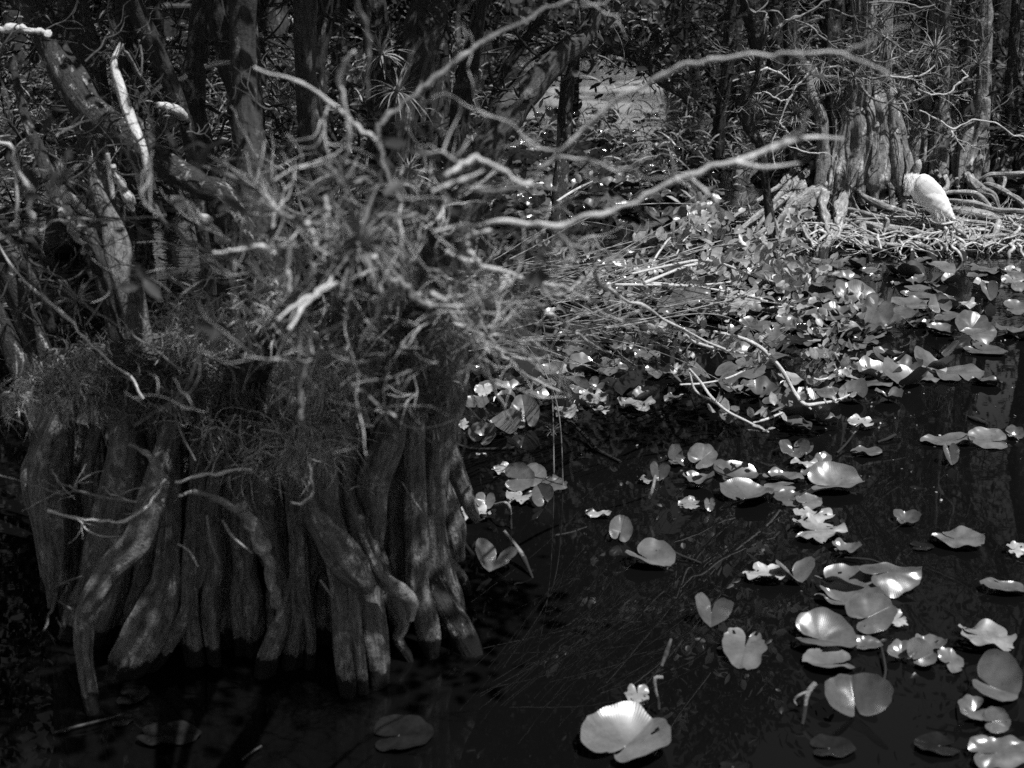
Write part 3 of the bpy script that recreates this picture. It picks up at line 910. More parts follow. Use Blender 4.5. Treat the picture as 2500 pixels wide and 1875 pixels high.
air_plant('tufted air plant on the slim trunk behind the stork', P('C', 1120, 500, 16.8), 0.2, 60, 11, 0.2, 'air', 0.008)
air_plant('air plant high among the twigs behind the stork', P('C', 1920, 420, 17.5), 0.24, 60, 12, 0.1, 'air', 0.01)
air_plant('grassy air plant on the dark trunk at top', P('B', 270, 360, 8.8), 0.22, 60, 13, 0.1, 'air', 0.008)
air_plant('loose air plant by the dark trunks, left of centre', P('B', 380, 600, 8.6), 0.26, 60, 14, -0.1, 'air', 0.008)
air_plant('floating spiky seedling beside the upright pad', G('E', 1380, 1160, 0.01), 0.07, 60, 15, 0.1, 'air', 0.004)

# ---------------------------------------------------------------- trees behind the stump, on the left
def wild_tree(label, t, Y0, Y1, pts, mat, twn=5, base=True, crown=0, crownL=1.6, group=None, sides=16, ridge=0.1, top_ext=None, leafn=0, name='swamp_tree', seed=0, droots=4, cdir=(0, 0, 1), lichen=None, lev=3):
    """trunk traced from its foot to where it leaves the picture; crown = number of main limbs above that"""
    r = np.random.RandomState(seed + 900)
    k = len(pts)
    w, rad = [], []
    for i, q in enumerate(pts):
        p = P(t, q[0], q[1], Y0 + (Y1 - Y0) * i / max(1, k - 1))
        w.append(p)
        rad.append(R(t, q[2], p))
    if base:
        b = w[0].copy()
        d = (w[0] - w[1])
        d = d / max(0.2, abs(d.z)) if abs(d.z) > 0.05 else Vector((0, 0, -1))
        h = w[0].z + 0.15
        dd = Vector((d.x * 0.5, d.y * 0.5, -1)) if d.z < 0 else Vector((0, 0, -1))
        b = w[0] + dd * h
        w = [b, w[0] + dd * h * 0.5] + w
        rad = [rad[0] * 1.35, rad[0] * 1.08] + rad
    if top_ext:
        d = (w[-1] - w[-2]).normalized() * 0.6 + Vector((0, 0, 0.8))
        d.normalize()
        for j in range(3):
            d += Vector((r.normal() * 0.12, r.normal() * 0.12, 0))
            w.append(w[-1] + d.normalized() * top_ext / 3)
            rad.append(rad[-1] * 0.86)
    root = thing(name, label, 'tree', (w[0].x, w[0].y, 0.0), group)
    mb = MB()
    tube(mb, w, rad, sides, max(0.05, min(rad) * 0.9), ridge, 0.1, seed)
    mb.build('trunk', M[mat], root)
    tips = []
    cr = MB()
    n0 = 0
    for _ in range(twn):
        i = r.randint(len(w) // 3, len(w))
        grow(cr, w[i], r.normal(size=3) * [1, 1, 0.6], r.uniform(0.4, 1.0), max(0.006, rad[i] * 0.22), 1, r, tips, 4, 0.35, 5)
    for j in range(crown + 2 if crown else 0):
        i = r.randint(max(1, len(w) - 3), len(w))
        d = r.normal(size=3) * [0.9, 0.9, 0.35] + np.array(cdir) * 0.8
        grow(cr, w[i], d, crownL * r.uniform(0.7, 1.2), rad[-1] * 0.55, lev, r, tips, 3, 0.28, 6, 0.04, 0.66)
    if cr.n:
        cr.build('crown', M['limb_grey' if mat != 'far' else 'far'] if twn > 6 else M['bark'], root)
    if leafn and tips:
        lm = MB()
        tp = np.array([q[0] for q in tips])
        dr = np.array([q[1] for q in tips])
        hi_ = tp[:, 2] > 3.5
        if hi_.sum() > 20:
            tp, dr = tp[hi_], dr[hi_]
            leafn = int(leafn * 3.5)
        i = r.randint(0, len(tp), leafn)
        leaves(lm, tp[i] + r.normal(size=(leafn, 3)) * 0.16, 0.13, r, 0.2, dirs=dr[i])
        lm.build('leaves', M['dark_leaf'], root)
    return root


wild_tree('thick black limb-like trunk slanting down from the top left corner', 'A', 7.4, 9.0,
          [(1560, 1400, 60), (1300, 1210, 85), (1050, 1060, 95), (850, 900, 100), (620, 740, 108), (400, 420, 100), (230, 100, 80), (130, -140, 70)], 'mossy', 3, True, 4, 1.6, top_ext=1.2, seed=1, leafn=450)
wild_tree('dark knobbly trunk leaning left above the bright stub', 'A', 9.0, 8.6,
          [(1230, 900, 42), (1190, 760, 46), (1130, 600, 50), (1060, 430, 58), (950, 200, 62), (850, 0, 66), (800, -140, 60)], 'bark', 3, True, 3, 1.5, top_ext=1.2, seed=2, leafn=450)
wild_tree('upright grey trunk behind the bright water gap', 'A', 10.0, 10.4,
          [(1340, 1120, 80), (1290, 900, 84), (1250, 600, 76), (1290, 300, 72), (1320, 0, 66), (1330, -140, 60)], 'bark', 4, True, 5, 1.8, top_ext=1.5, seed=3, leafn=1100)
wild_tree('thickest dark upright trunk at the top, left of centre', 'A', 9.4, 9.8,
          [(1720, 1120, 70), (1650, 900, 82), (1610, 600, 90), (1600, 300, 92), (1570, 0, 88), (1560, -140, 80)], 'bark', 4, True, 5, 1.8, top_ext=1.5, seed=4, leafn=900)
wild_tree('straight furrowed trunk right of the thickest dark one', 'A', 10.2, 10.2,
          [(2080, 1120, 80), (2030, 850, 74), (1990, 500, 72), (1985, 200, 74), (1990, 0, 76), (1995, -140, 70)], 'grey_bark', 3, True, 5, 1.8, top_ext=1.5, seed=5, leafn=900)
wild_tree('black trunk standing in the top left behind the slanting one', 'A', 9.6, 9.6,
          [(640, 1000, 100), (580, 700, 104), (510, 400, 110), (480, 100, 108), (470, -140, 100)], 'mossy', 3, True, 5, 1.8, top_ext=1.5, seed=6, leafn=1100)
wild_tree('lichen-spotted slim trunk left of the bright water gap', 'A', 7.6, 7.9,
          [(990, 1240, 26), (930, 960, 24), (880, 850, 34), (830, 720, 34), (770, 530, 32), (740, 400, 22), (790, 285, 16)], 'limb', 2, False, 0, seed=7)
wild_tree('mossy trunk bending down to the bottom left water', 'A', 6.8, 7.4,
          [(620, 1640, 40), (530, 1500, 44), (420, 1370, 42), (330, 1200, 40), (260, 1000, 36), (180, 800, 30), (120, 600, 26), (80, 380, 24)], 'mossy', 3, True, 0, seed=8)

LEFTS = [
    ('A', 5.9, 6.1, 'limb', [(1120, 1290, 24), (1220, 1350, 38), (1350, 1440, 38), (1430, 1550, 34), (1490, 1640, 26)]),
    ('A', 5.4, 5.4, 'limb', [(-40, 930, 16), (60, 940, 17), (110, 1080, 20), (200, 1230, 26), (215, 1400, 28), (212, 1530, 26)]),
    ('A', 5.4, 5.4, 'limb', [(100, 1060, 12), (112, 1300, 14), (108, 1490, 12)]),
    ('A', 8.0, 8.0, 'limb', [(-40, 200, 24), (60, 185, 26), (150, 180, 28), (250, 205, 30), (310, 218, 24)]),
    ('A', 9.8, 9.8, 'limb', [(1335, 435, 16), (1420, 412, 20), (1525, 405, 16)]),
    ('A', 9.5, 9.6, 'limb', [(880, 680, 20), (960, 610, 22), (1080, 540, 22), (1210, 490, 14)]),
    ('A', 8.6, 8.8, 'limb', [(1025, 682, 22), (1090, 695, 34), (1150, 720, 38), (1190, 760, 30)]),
    ('A', 7.9, 8.2, 'limb_grey', [(790, 290, 16), (850, 390, 12), (910, 500, 11), (975, 595, 9)]),
    ('A', 8.1, 8.1, 'limb_grey', [(905, 260, 8), (925, 380, 9), (918, 500, 9)]),
    ('A', 6.2, 6.5, 'limb', [(380, 1250, 30), (440, 1290, 38), (520, 1350, 38), (600, 1430, 24)]),
    ('A', 6.2, 6.5, 'limb', [(390, 1360, 20), (430, 1430, 26), (490, 1510, 28), (545, 1640, 20)]),
    ('A', 6.8, 6.9, 'limb', [(740, 1080, 18), (780, 1180, 28), (830, 1290, 30), (870, 1360, 20)]),
    ('A', 6.4, 6.4, 'limb', [(700, 1000, 14), (715, 1150, 16), (735, 1290, 14)]),
    ('A', 6.0, 6.4, 'mossy', [(20, 1440, 34), (110, 1530, 40), (220, 1620, 36), (330, 1700, 24)]),
    ('A', 6.0, 6.3, 'limb', [(0, 1480, 20), (90, 1560, 22), (190, 1640, 16)]),
    ('A', 5.2, 5.3, 'limb_grey', [(370, 890, 8), (420, 850, 10), (520, 798, 10), (640, 770, 8), (840, 740, 6)]),
    ('A', 5.0, 5.2, 'limb_grey', [(850, 850, 8), (830, 1000, 12), (880, 1100, 12), (950, 1220, 12), (1050, 1420, 13), (1150, 1495, 14), (1250, 1590, 16), (1330, 1630, 14), (1500, 1630, 14), (1700, 1608, 15), (1800, 1645, 12)]),
    ('A', 5.0, 4.9, 'limb', [(1500, 690, 8), (1580, 850, 12), (1650, 1000, 14), (1682, 1150, 14), (1650, 1300, 14), (1580, 1440, 11), (1550, 1640, 10)]),
    ('A', 4.9, 4.9, 'limb_grey', [(1240, 1050, 12), (1450, 1130, 17), (1650, 1210, 18), (1850, 1340, 15), (2050, 1430, 12)]),
    ('A', 5.1, 5.0, 'limb_grey', [(1690, 1030, 10), (1850, 1110, 13), (1940, 1260, 14), (1965, 1410, 12)]),
    ('A', 5.3, 5.3, 'limb_grey', [(2135, 240, 10), (2100, 380, 14), (2120, 600, 12)]),
    ('D', 5.8, 5.8, 'limb', [(-50, -120, 8), (60, 60, 9), (230, 240, 12), (420, 400, 14), (560, 550, 12), (700, 690, 11), (850, 800, 12), (930, 940, 10)]),
    ('D', 6.0, 5.9, 'limb_grey', [(380, 170, 7), (620, 380, 9), (850, 500, 11), (1000, 620, 12), (1180, 755, 9)]),
    ('D', 5.9, 5.9, 'limb_grey', [(560, 465, 5), (640, 345, 6), (705, 240, 5)]),
    ('D', 6.3, 6.6, 'mossy', [(560, -50, 26), (620, 80, 28), (680, 200, 20), (740, 400, 14), (800, 560, 10)]),
    ('D', 6.6, 6.8, 'bark', [(0, 10, 40), (150, 100, 44), (200, 160, 36), (290, 300, 26), (330, 480, 22)]),
    ('A', 5.1, 5.1, 'limb_grey', [(260, 1500, 8), (340, 1440, 10), (500, 1420, 11), (700, 1432, 11), (900, 1420, 9), (1080, 1400, 8)]),
]
lt = thing('swamp_tree', 'leaning lichen-crusted tangle of crooked limbs left of the stump', 'tree', (P('D', 400, 800, 7.0).x, 7.0, 0))
ltw = MB()
for i, (t, Y0, Y1, mt, pts) in enumerate(LEFTS):
    limb(lt, 'branch', t, Y0, Y1, pts, M[mt], 9, 0.06, 0.2, 3, rng, ltw, twL=0.3)
for _ in range(70):
    x, y = rng.uniform(-60, 620), rng.uniform(60, 860)
    Y = rng.uniform(6.0, 9.5)
    grow(ltw, P('W', x, y, Y), rng.normal(size=3), rng.uniform(0.15, 0.5), rng.uniform(0.003, 0.008), 1, rng, None, 3, 0.4, 4)
ltw.build('twigs', M['twig'], lt)
base_l = MB()
for (x, y, Y, r_) in ((250, 1100, 7.0, 60), (420, 1150, 7.2, 50), (330, 1000, 7.6, 40)):
    p = P('D', x, y, Y)
    tube(base_l, [(p.x, p.y, -0.15), (p.x + .05, p.y, 0.5), (p.x - 0.1, p.y + .1, 1.2), (p.x - 0.35, p.y + .1, 1.9)], [.09, .07, .06, .04], 14, 0.05, 0.1, 0.1, 5)
base_l.build('trunk', M['mossy'], lt)

# ---------------------------------------------------------------- trees in the middle distance
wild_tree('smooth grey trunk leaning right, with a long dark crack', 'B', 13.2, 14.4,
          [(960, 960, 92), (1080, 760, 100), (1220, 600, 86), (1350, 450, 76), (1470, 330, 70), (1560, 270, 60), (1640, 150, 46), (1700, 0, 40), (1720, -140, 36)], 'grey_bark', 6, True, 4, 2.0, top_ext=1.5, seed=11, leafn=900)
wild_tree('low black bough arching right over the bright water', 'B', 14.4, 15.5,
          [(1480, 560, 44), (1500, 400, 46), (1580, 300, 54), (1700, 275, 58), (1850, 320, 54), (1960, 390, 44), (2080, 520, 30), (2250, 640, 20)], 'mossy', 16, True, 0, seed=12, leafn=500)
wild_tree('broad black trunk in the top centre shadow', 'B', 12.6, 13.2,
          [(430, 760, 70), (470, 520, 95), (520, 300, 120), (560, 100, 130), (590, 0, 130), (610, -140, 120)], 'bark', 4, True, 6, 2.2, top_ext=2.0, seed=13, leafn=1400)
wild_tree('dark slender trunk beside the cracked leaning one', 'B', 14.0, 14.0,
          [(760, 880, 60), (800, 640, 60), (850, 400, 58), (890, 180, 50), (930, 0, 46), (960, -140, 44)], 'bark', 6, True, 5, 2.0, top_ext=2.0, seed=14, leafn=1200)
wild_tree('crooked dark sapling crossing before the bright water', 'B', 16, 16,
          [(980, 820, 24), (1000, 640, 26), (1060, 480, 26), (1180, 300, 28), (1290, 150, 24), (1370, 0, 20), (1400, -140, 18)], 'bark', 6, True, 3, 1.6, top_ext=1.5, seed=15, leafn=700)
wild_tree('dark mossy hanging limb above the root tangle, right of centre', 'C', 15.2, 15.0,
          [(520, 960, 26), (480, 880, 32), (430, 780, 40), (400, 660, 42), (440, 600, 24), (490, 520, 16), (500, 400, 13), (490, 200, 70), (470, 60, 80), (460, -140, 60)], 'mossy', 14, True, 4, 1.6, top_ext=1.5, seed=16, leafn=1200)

# ---------------------------------------------------------------- the buttressed trees on the right, with their root mat
def columns(parent, t, Yb, specs, mat, seed, name='buttress_root', flat=1.1):
    for i, pts in enumerate(specs):
        n_ = len(pts) - 1
        w, rad = [], []
        for j, q in enumerate(pts):
            Y = q[3] if len(q) > 3 else Yb + 0.28 * (1 - j / n_)
            p = P(t, q[0], q[1], Y)
            w.append(p)
            rad.append(R(t, q[2], p) * 1.12)
        w.insert(0, w[0] + Vector((0, 0.42, 0.42)))
        rad.insert(0, rad[0] * 0.55)
        e = w[-1] + (w[-1] - w[-2]).normalized() * 0.12
        e.z -= 0.08
        w.append(e)
        rad.append(rad[-1] * 0.9)
        mb = MB()
        tube(mb, w, rad, 22, 0.04, 0.16, 0.12, seed + i, flat=flat)
        mb.build(name, M[mat], parent)


oak = thing('swamp_tree', 'big lichen-marked buttressed tree whose wide mat of bare roots carries the white bird', 'tree', (P('C', 1170, 1240, 17.4).x, 17.4, 0))
mb = MB()
pts = [(1130, 1190, 70), (1135, 1000, 84), (1138, 860, 92), (1140, 760, 88), (1150, 640, 78), (1165, 520, 74), (1180, 400, 72), (1190, 200, 74), (1185, 0, 74), (1190, -140, 72), (1200, -420, 66), (1180, -700, 50)]
w = [P('C', a, b_, 17.7) for a, b_, c_ in pts]
tube(mb, w, [R('C', c_, q) for (a, b_, c_), q in zip(pts, w)], 36, 0.07, 0.12, 0.06, 21)
mb.build('trunk', M['far'], oak)
mb = MB()
pts2 = [(1340, 1200, 80), (1345, 1000, 86), (1345, 850, 80), (1335, 720, 74), (1310, 600, 62), (1300, 400, 56), (1310, 150, 52), (1340, -140, 48), (1380, -400, 36)]
w2 = [P('C', a, b_, 17.9) for a, b_, c_ in pts2]
tube(mb, w2, [R('C', c_, q) for (a, b_, c_), q in zip(pts2, w2)], 30, 0.07, 0.12, 0.06, 22)
mb.build('trunk', M['far'], oak)
columns(oak, 'T', 17.3, [
    [(525, 470, 40), (500, 640, 54), (485, 760, 60), (470, 880, 60), (465, 980, 54), (440, 1080, 44)],
    [(450, 560, 25), (430, 720, 32), (415, 840, 30), (400, 940, 24)],
    [(610, 460, 66), (612, 640, 56), (600, 760, 50), (570, 830, 42), (558, 940, 42), (548, 1030, 42), (560, 1100, 30)],
    [(640, 640, 40), (650, 780, 38), (642, 900, 36), (632, 1010, 26)],
    [(690, 400, 44), (715, 560, 44), (722, 650, 44), (706, 750, 38), (670, 850, 28), (645, 930, 30), (645, 1020, 28)],
    [(790, 360, 46), (815, 480, 38), (812, 600, 44), (800, 720, 56), (778, 840, 78), (760, 930, 86), (742, 1010, 68), (738, 1070, 30)],
    [(830, 820, 26), (850, 900, 32), (870, 980, 36), (882, 1050, 24)],
    [(880, 360, 44), (892, 560, 50), (905, 700, 58), (920, 840, 58), (935, 950, 50), (950, 1040, 46), (962, 1100, 28)],
    [(940, 460, 24), (975, 660, 30), (1003, 760, 32), (1020, 850, 30), (1005, 950, 30)],
    [(760, 470, 34), (755, 580, 30), (752, 680, 24), (740, 760, 14)],
    [(250, 270, 30), (320, 440, 38), (335, 560, 42), (345, 700, 42), (345, 820, 46), (330, 900, 36)],
], 'far', 400)
ROOTS = [
    [(380, 940, 34), (355, 1060, 35), (335, 1150, 33), (360, 1250, 31), (372, 1340, 29), (398, 1410, 27), (350, 1490, 30), (318, 1560, 20)],
    [(540, 1010, 40), (500, 1100, 44), (472, 1180, 46), (470, 1270, 43), (440, 1360, 40), (400, 1430, 35), (355, 1510, 28), (330, 1580, 20)],
    [(600, 1030, 18), (680, 1090, 23), (800, 1150, 25), (900, 1180, 24), (1000, 1210, 21), (1120, 1245, 14)],
    [(620, 1290, 22), (760, 1320, 33), (900, 1340, 37), (1020, 1350, 31), (1130, 1385, 27), (1270, 1398, 18)],
    [(670, 1410, 32), (800, 1470, 31), (950, 1472, 31), (1080, 1470, 30), (1170, 1510, 37), (1212, 1620, 34)],
    [(645, 1310, 28), (655, 1400, 35), (680, 1480, 27), (712, 1580, 18)],
    [(520, 1180, 12), (640, 1200, 17), (780, 1240, 15), (960, 1272, 14)],
    [(1300, 1055, 14), (1450, 1045, 21), (1560, 1070, 23), (1655, 1155, 18)],
    [(1340, 1110, 16), (1480, 1130, 21), (1620, 1160, 21), (1750, 1190, 21), (1940, 1202, 16)],
    [(1370, 1185, 26), (1500, 1210, 33), (1640, 1240, 33), (1722, 1290, 31), (1692, 1390, 22)],
    [(1340, 1398, 20), (1480, 1410, 27), (1640, 1400, 23), (1780, 1388, 14)],
    [(1420, 1470, 26), (1442, 1560, 27), (1450, 1640, 20)],
    [(1490, 920, 34), (1530, 980, 36), (1600, 1030, 35), (1685, 1072, 24)],
    [(40, 1040, 30), (120, 960, 35), (200, 900, 31), (262, 850, 18)],
    [(100, 1150, 52), (230, 1070, 62), (350, 1020, 52)],
    [(10, 1430, 38), (45, 1260, 46), (110, 1150, 42), (190, 1090, 30)],
    [(0, 990, 14), (80, 900, 17), (200, 800, 19), (300, 720, 14)],
    [(105, 1110, 28), (155, 1030, 31), (195, 975, 26)],
    [(180, 1320, 16), (220, 1400, 19), (255, 1460, 10)],
    [(-160, 1300, 20), (-60, 1180, 26), (60, 1080, 26), (160, 1010, 20)],
    [(-300, 1330, 16), (-180, 1230, 20), (-60, 1130, 22), (60, 1010, 18)],
    [(-240, 1420, 12), (-100, 1330, 18), (20, 1260, 20), (140, 1210, 16)],
    [(-380, 1260, 12), (-250, 1160, 15), (-100, 1060, 16), (40, 960, 14), (150, 870, 12)],
    [(1290, 1500, 12), (1340, 1420, 14), (1400, 1330, 16), (1450, 1260, 14)],
    [(880, 1440, 12), (930, 1350, 16), (1010, 1290, 14), (1060, 1260, 8)],
    [(520, 1390, 24), (600, 1440, 28), (700, 1490, 26), (840, 1520, 18)],
    [(1290, 1230, 18), (1400, 1260, 22), (1560, 1290, 20), (1680, 1300, 14)],
    [(1200, 1330, 14), (1330, 1330, 20), (1480, 1350, 20), (1600, 1340, 14)],
    [(1040, 1580, 14), (1060, 1480, 18), (1120, 1400, 18), (1200, 1340, 12)],
    [(1640, 980, 16), (1760, 1030, 22), (1860, 1090, 22), (1960, 1180, 16)],
    [(1640, 910, 14), (1740, 900, 18), (1850, 900, 16), (1980, 890, 14)],
]
YR = lambda x, y: max(15.25, 15.3 + (1600 - y) / 540.0 * 1.9)
for i, pts in enumerate(ROOTS):
    w, rad = [], []
    for a, b_, c_ in pts:
        p = P('T', a, b_, YR(a, b_))
        w.append(p)
        rad.append(R('T', c_, p))
    if pts[-1][1] > 1540:
        e = w[-1].copy()
        e.z = -0.12
        w.append(e)
        rad.append(rad[-1])
    else:                                   # both ends dive into the peat
        w.append(w[-1] + (w[-1] - w[-2]).normalized() * 0.14 + Vector((0, 0.06, -0.12)))
        rad.append(rad[-1] * 0.6)
    w.insert(0, w[0] + (w[0] - w[1]).normalized() * 0.14 + Vector((0, 0.10, -0.12)))
    rad.insert(0, rad[0] * 0.6)
    mb = MB()
    tube(mb, w, rad, 18, 0.025, 0.2, 0.24, 500 + i)
    mb.build('root', M['root'], oak)


def mound_h(x, y):
    c = P('C', 1330, 1330, 16.9)
    d = ((x - c.x) / 2.3) ** 2 + ((y - 17.1) / 1.75) ** 2
    return 0.27 * min(1.0, 1.3 * max(0.0, 1 - d ** 0.5))


# procedural roots weaving over the mat
r5 = np.random.RandomState(55)
for i in range(46):
    cxm = P('C', 1330, 1330, 16.9).x
    a = r5.uniform(-2.9, 0.1) if i % 4 else r5.uniform(-3.14, 3.14)
    q0 = r5.uniform(0.25, 0.75)
    x, y = cxm + math.cos(a) * 2.2 * q0, 17.1 + math.sin(a) * 1.6 * q0
    hd = a + r5.choice([-0.9, 0.9, 0.2, -1.4, 1.4]) + r5.normal() * 0.35
    L = r5.uniform(0.8, 2.0)
    r0 = r5.uniform(0.010, 0.028)
    w, rad = [], []
    lift = r5.uniform(0, 0.07)
    for j in range(8):
        z = mound_h(x, y) - 0.005 + lift * math.sin(j / 7 * math.pi) + r5.normal() * 0.012
        w.append((x, y, z))
        rad.append(r0 * (1 - 0.11 * j))
        hd += r5.normal() * 0.17
        x += math.cos(hd) * L / 7
        y += math.sin(hd) * L / 7 * 0.8
    mb = MB()
    tube(mb, w, rad, 10, 0.04, 0.12, 0.2, 700 + i)
    mb.build('root', M['root'], oak)
rt = MB()
for i in range(600):
    a, q0 = r5.uniform(-3.14, 3.14), r5.uniform(0.1, 1.0) ** 0.6
    x, y = cxm + math.cos(a) * 2.3 * q0, 17.1 + math.sin(a) * 1.7 * q0
    d = np.array([r5.normal(), r5.normal() - 0.4, r5.normal() * 0.4 + 0.1])
    grow(rt, (x, y, mound_h(x, y)), d, r5.uniform(0.12, 0.45), r5.uniform(0.003, 0.009), 0, r5, None, 0, 0.35, 4)
for i in range(150):
    a = r5.uniform(-3.1, 0.0)
    q0 = r5.uniform(0.45, 1.0)
    x, y = cxm + math.cos(a) * 2.25 * q0, 17.1 + math.sin(a) * 1.7 * q0
    z0 = mound_h(x, y) + r5.uniform(0.02, 0.16)
    r0 = r5.uniform(0.005, 0.02)
    if i % 2:
        w = [(x, y, z0), (x + r5.normal() * .05, y - .08, z0 - .03), (x + r5.normal() * .07, y - .14, z0 * .4), (x + r5.normal() * .08, y - .16, -0.08)]
        tube(rt, w, [r0, r0 * 1.1, r0, r0 * .8], 8, 0.03, 0.12, 0.2, i)
    else:
        hd, w, L = a + r5.choice([-1.57, 1.57]) + r5.normal() * .5, [], r5.uniform(.3, .9)
        for j in range(6):
            w.append((x, y, mound_h(x, y) + 0.03 + 0.07 * math.sin(j / 5 * 3.14) * r5.rand()))
            hd += r5.normal() * .2
            x += math.cos(hd) * L / 5
            y += math.sin(hd) * L / 5
        tube(rt, w, np.linspace(r0, r0 * .5, 6), 8, 0.03, 0.1, 0.2, i)
rt.build('rootlets', M['twig_pale'], oak)['kind'] = 'stuff'
# peat mound the roots hold together
mb = MB()
k, s = 30, 60
V = []
for i in range(k):
    for j in range(s + 1):
        a = j / s * 2 * math.pi
        q = i / (k - 1) * 1.04
        x, y = cxm + math.cos(a) * 2.3 * q, 17.1 + math.sin(a) * 1.75 * q
        V.append((x, y, mound_h(x, y) - 0.06 + noise.noise((x * 3, y * 3, 0)) * 0.05 - (0.12 if q > 0.99 else 0)))
idx = np.arange(k * (s + 1)).reshape(k, s + 1)
f = np.stack([idx[:-1, :-1], idx[:-1, 1:], idx[1:, 1:], idx[1:, :-1]], -1).reshape(-1, 4)
mb.add(V, f, np.array(V)[:, :2])
o = mb.build('peat_bank', M['mud'])
tag(o, None, None, None, 'structure')

tw = MB()
tips = []
for i in range(24):
    p = w[0] if False else P('C', 1180 + r5.normal() * 60, r5.uniform(0, 720), 17.6)
    grow(tw, p, r5.normal(size=3) * [1.2, 0.9, 0.6], r5.uniform(0.6, 1.5), r5.uniform(0.008, 0.02), 2, r5, tips, 3, 0.33, 5)
for i in range(12):
    p = P('C', 1200 + r5.normal() * 60, -500 + r5.normal() * 150, 17.6)
    grow(tw, p, r5.normal(size=3) * [1, 1, 0.4] + np.array([0, 0, 0.8]), 2.4, 0.035, 3, r5, tips, 3, 0.28, 6, 0.04, 0.66)
tw.build('crown', M['far'], oak)
lm = MB()
tp = np.array([q[0] for q in tips])
i_ = r5.randint(0, len(tp), 260)
leaves(lm, tp[i_] + r5.normal(size=(260, 3)) * 0.08, 0.09, r5)
lm.build('leaves', M['dark_leaf'], oak)


def far_tree(label, trunk, Yb, cols, roots, seed, mat='far', tw_n=14, crown=6, leafn=350, lev=3, ct='C'):
    r = np.random.RandomState(seed)
    w = [P('C', q[0], q[1], Yb + 0.25) for q in trunk]
    root = thing('swamp_tree', label, 'tree', (w[0].x, w[0].y, 0))
    mb = MB()
    rad = [R('C', q[2], p) for q, p in zip(trunk, w)]
    for _ in range(2):
        w.append(w[-1] + Vector((r.normal() * 0.2, r.normal() * 0.2, 1.2)))
        rad.append(rad[-1] * 0.8)
    w = [Vector((w[0].x, w[0].y, -0.15))] + w
    rad = [rad[0] * 1.1] + rad
    tube(mb, w, rad, 20, 0.09, 0.14, 0.08, seed)
    mb.build('trunk', M[mat], root)
    columns(root, ct, Yb, cols, mat, seed * 3)
    for i, pts in enumerate(roots):
        ww = [P('C', a, b_, Yb - 0.3 - 0.25 * j) for j, (a, b_, c_) in enumerate(pts)]
        mb = MB()
        tube(mb, ww, [R('C', q[2], p) for q, p in zip(pts, ww)], 12, 0.04, 0.12, 0.18, seed + i)
        mb.build('root', M['root'], root)
    tips, tb = [], MB()
    for _ in range(tw_n):
        i = r.randint(2, len(w))
        grow(tb, w[i], r.normal(size=3) * [1.2, 1, 0.6], r.uniform(0.5, 1.3), r.uniform(0.008, 0.018), 2, r, tips, 3, 0.35, 5)
    for _ in range(crown):
        grow(tb, w[-1 - r.randint(0, 2)], r.normal(size=3) * [1, 1, 0.4] + np.array([0, 0, 0.5]), r.uniform(1.4, 2.2), rad[-1] * 0.6, lev, r, tips, 3, 0.28, 6, 0.04, 0.66)
    tb.build('crown', M[mat], root)
    lm = MB()
    tp = np.array([q[0] for q in tips])
    i_ = r.randint(0, len(tp), leafn)
    leaves(lm, tp[i_] + r.normal(size=(leafn, 3)) * 0.08, 0.09, r)
    lm.build('leaves', M['dark_leaf'], root)
    return root


far_tree('buttressed tree with forked knotty foot, second from the right edge', [(1900, 1130, 60), (1915, 900, 66), (1935, 760, 58), (1950, 600, 48), (1960, 350, 44), (1965, 0, 42), (1970, -140, 40)], 19.2,
         [[(1590, 400, 52), (1560, 560, 62), (1530, 660, 48), (1508, 760, 42), (1470, 850, 44), (1400, 925, 38), (1330, 985, 24)],
          [(1590, 600, 34), (1580, 760, 36), (1566, 860, 36), (1555, 970, 30)],
          [(1615, 640, 26), (1620, 850, 30), (1642, 950, 30), (1700, 1020, 26), (1770, 1045, 20)],
          [(1500, 500, 34), (1460, 640, 36), (1440, 760, 32), (1430, 860, 28)]],
         [[(2040, 1240, 12), (2060, 1150, 12), (2090, 1150, 12), (2075, 1210, 9)]], 31, crown=6, ct='T')
far_tree('clump of smooth columns just behind the white bird', [(1590, 1100, 44), (1590, 850, 40), (1600, 600, 30), (1620, 350, 24), (1630, 0, 22), (1640, -140, 20)], 19.6,
         [[(1085, 430, 26), (1077, 600, 42), (1062, 700, 46), (1050, 830, 32)],
          [(1168, 400, 40), (1160, 600, 56), (1155, 720, 58), (1160, 870, 50)]], [[(1640, 1100, 16), (1700, 1180, 18), (1740, 1240, 14)]], 37, crown=5, ct='T')
far_tree('stout column tree right behind the white bird\'s back', [(1685, 1100, 66), (1690, 900, 58), (1695, 750, 46), (1705, 600, 34), (1710, 400, 28), (1720, 0, 26), (1720, -140, 24)], 19.4,
         [[(1285, 420, 48), (1276, 620, 64), (1266, 740, 64), (1265, 870, 48)],
          [(1355, 480, 34), (1366, 700, 38), (1385, 830, 30)],
          [(1230, 640, 22), (1215, 760, 26), (1205, 870, 24)]], [[(1700, 1120, 14), (1720, 1190, 16), (1690, 1230, 12)], [(1770, 1190, 14), (1780, 1150, 14), (1790, 1210, 10)]], 41, crown=6, ct='T')
far_tree('dark leaning trunk between the two right-hand buttressed trees', [(1830, 900, 44), (1840, 700, 44), (1835, 450, 40), (1870, 200, 34), (1880, -140, 30)], 22, [], [], 43, 'bark', 10, 5)
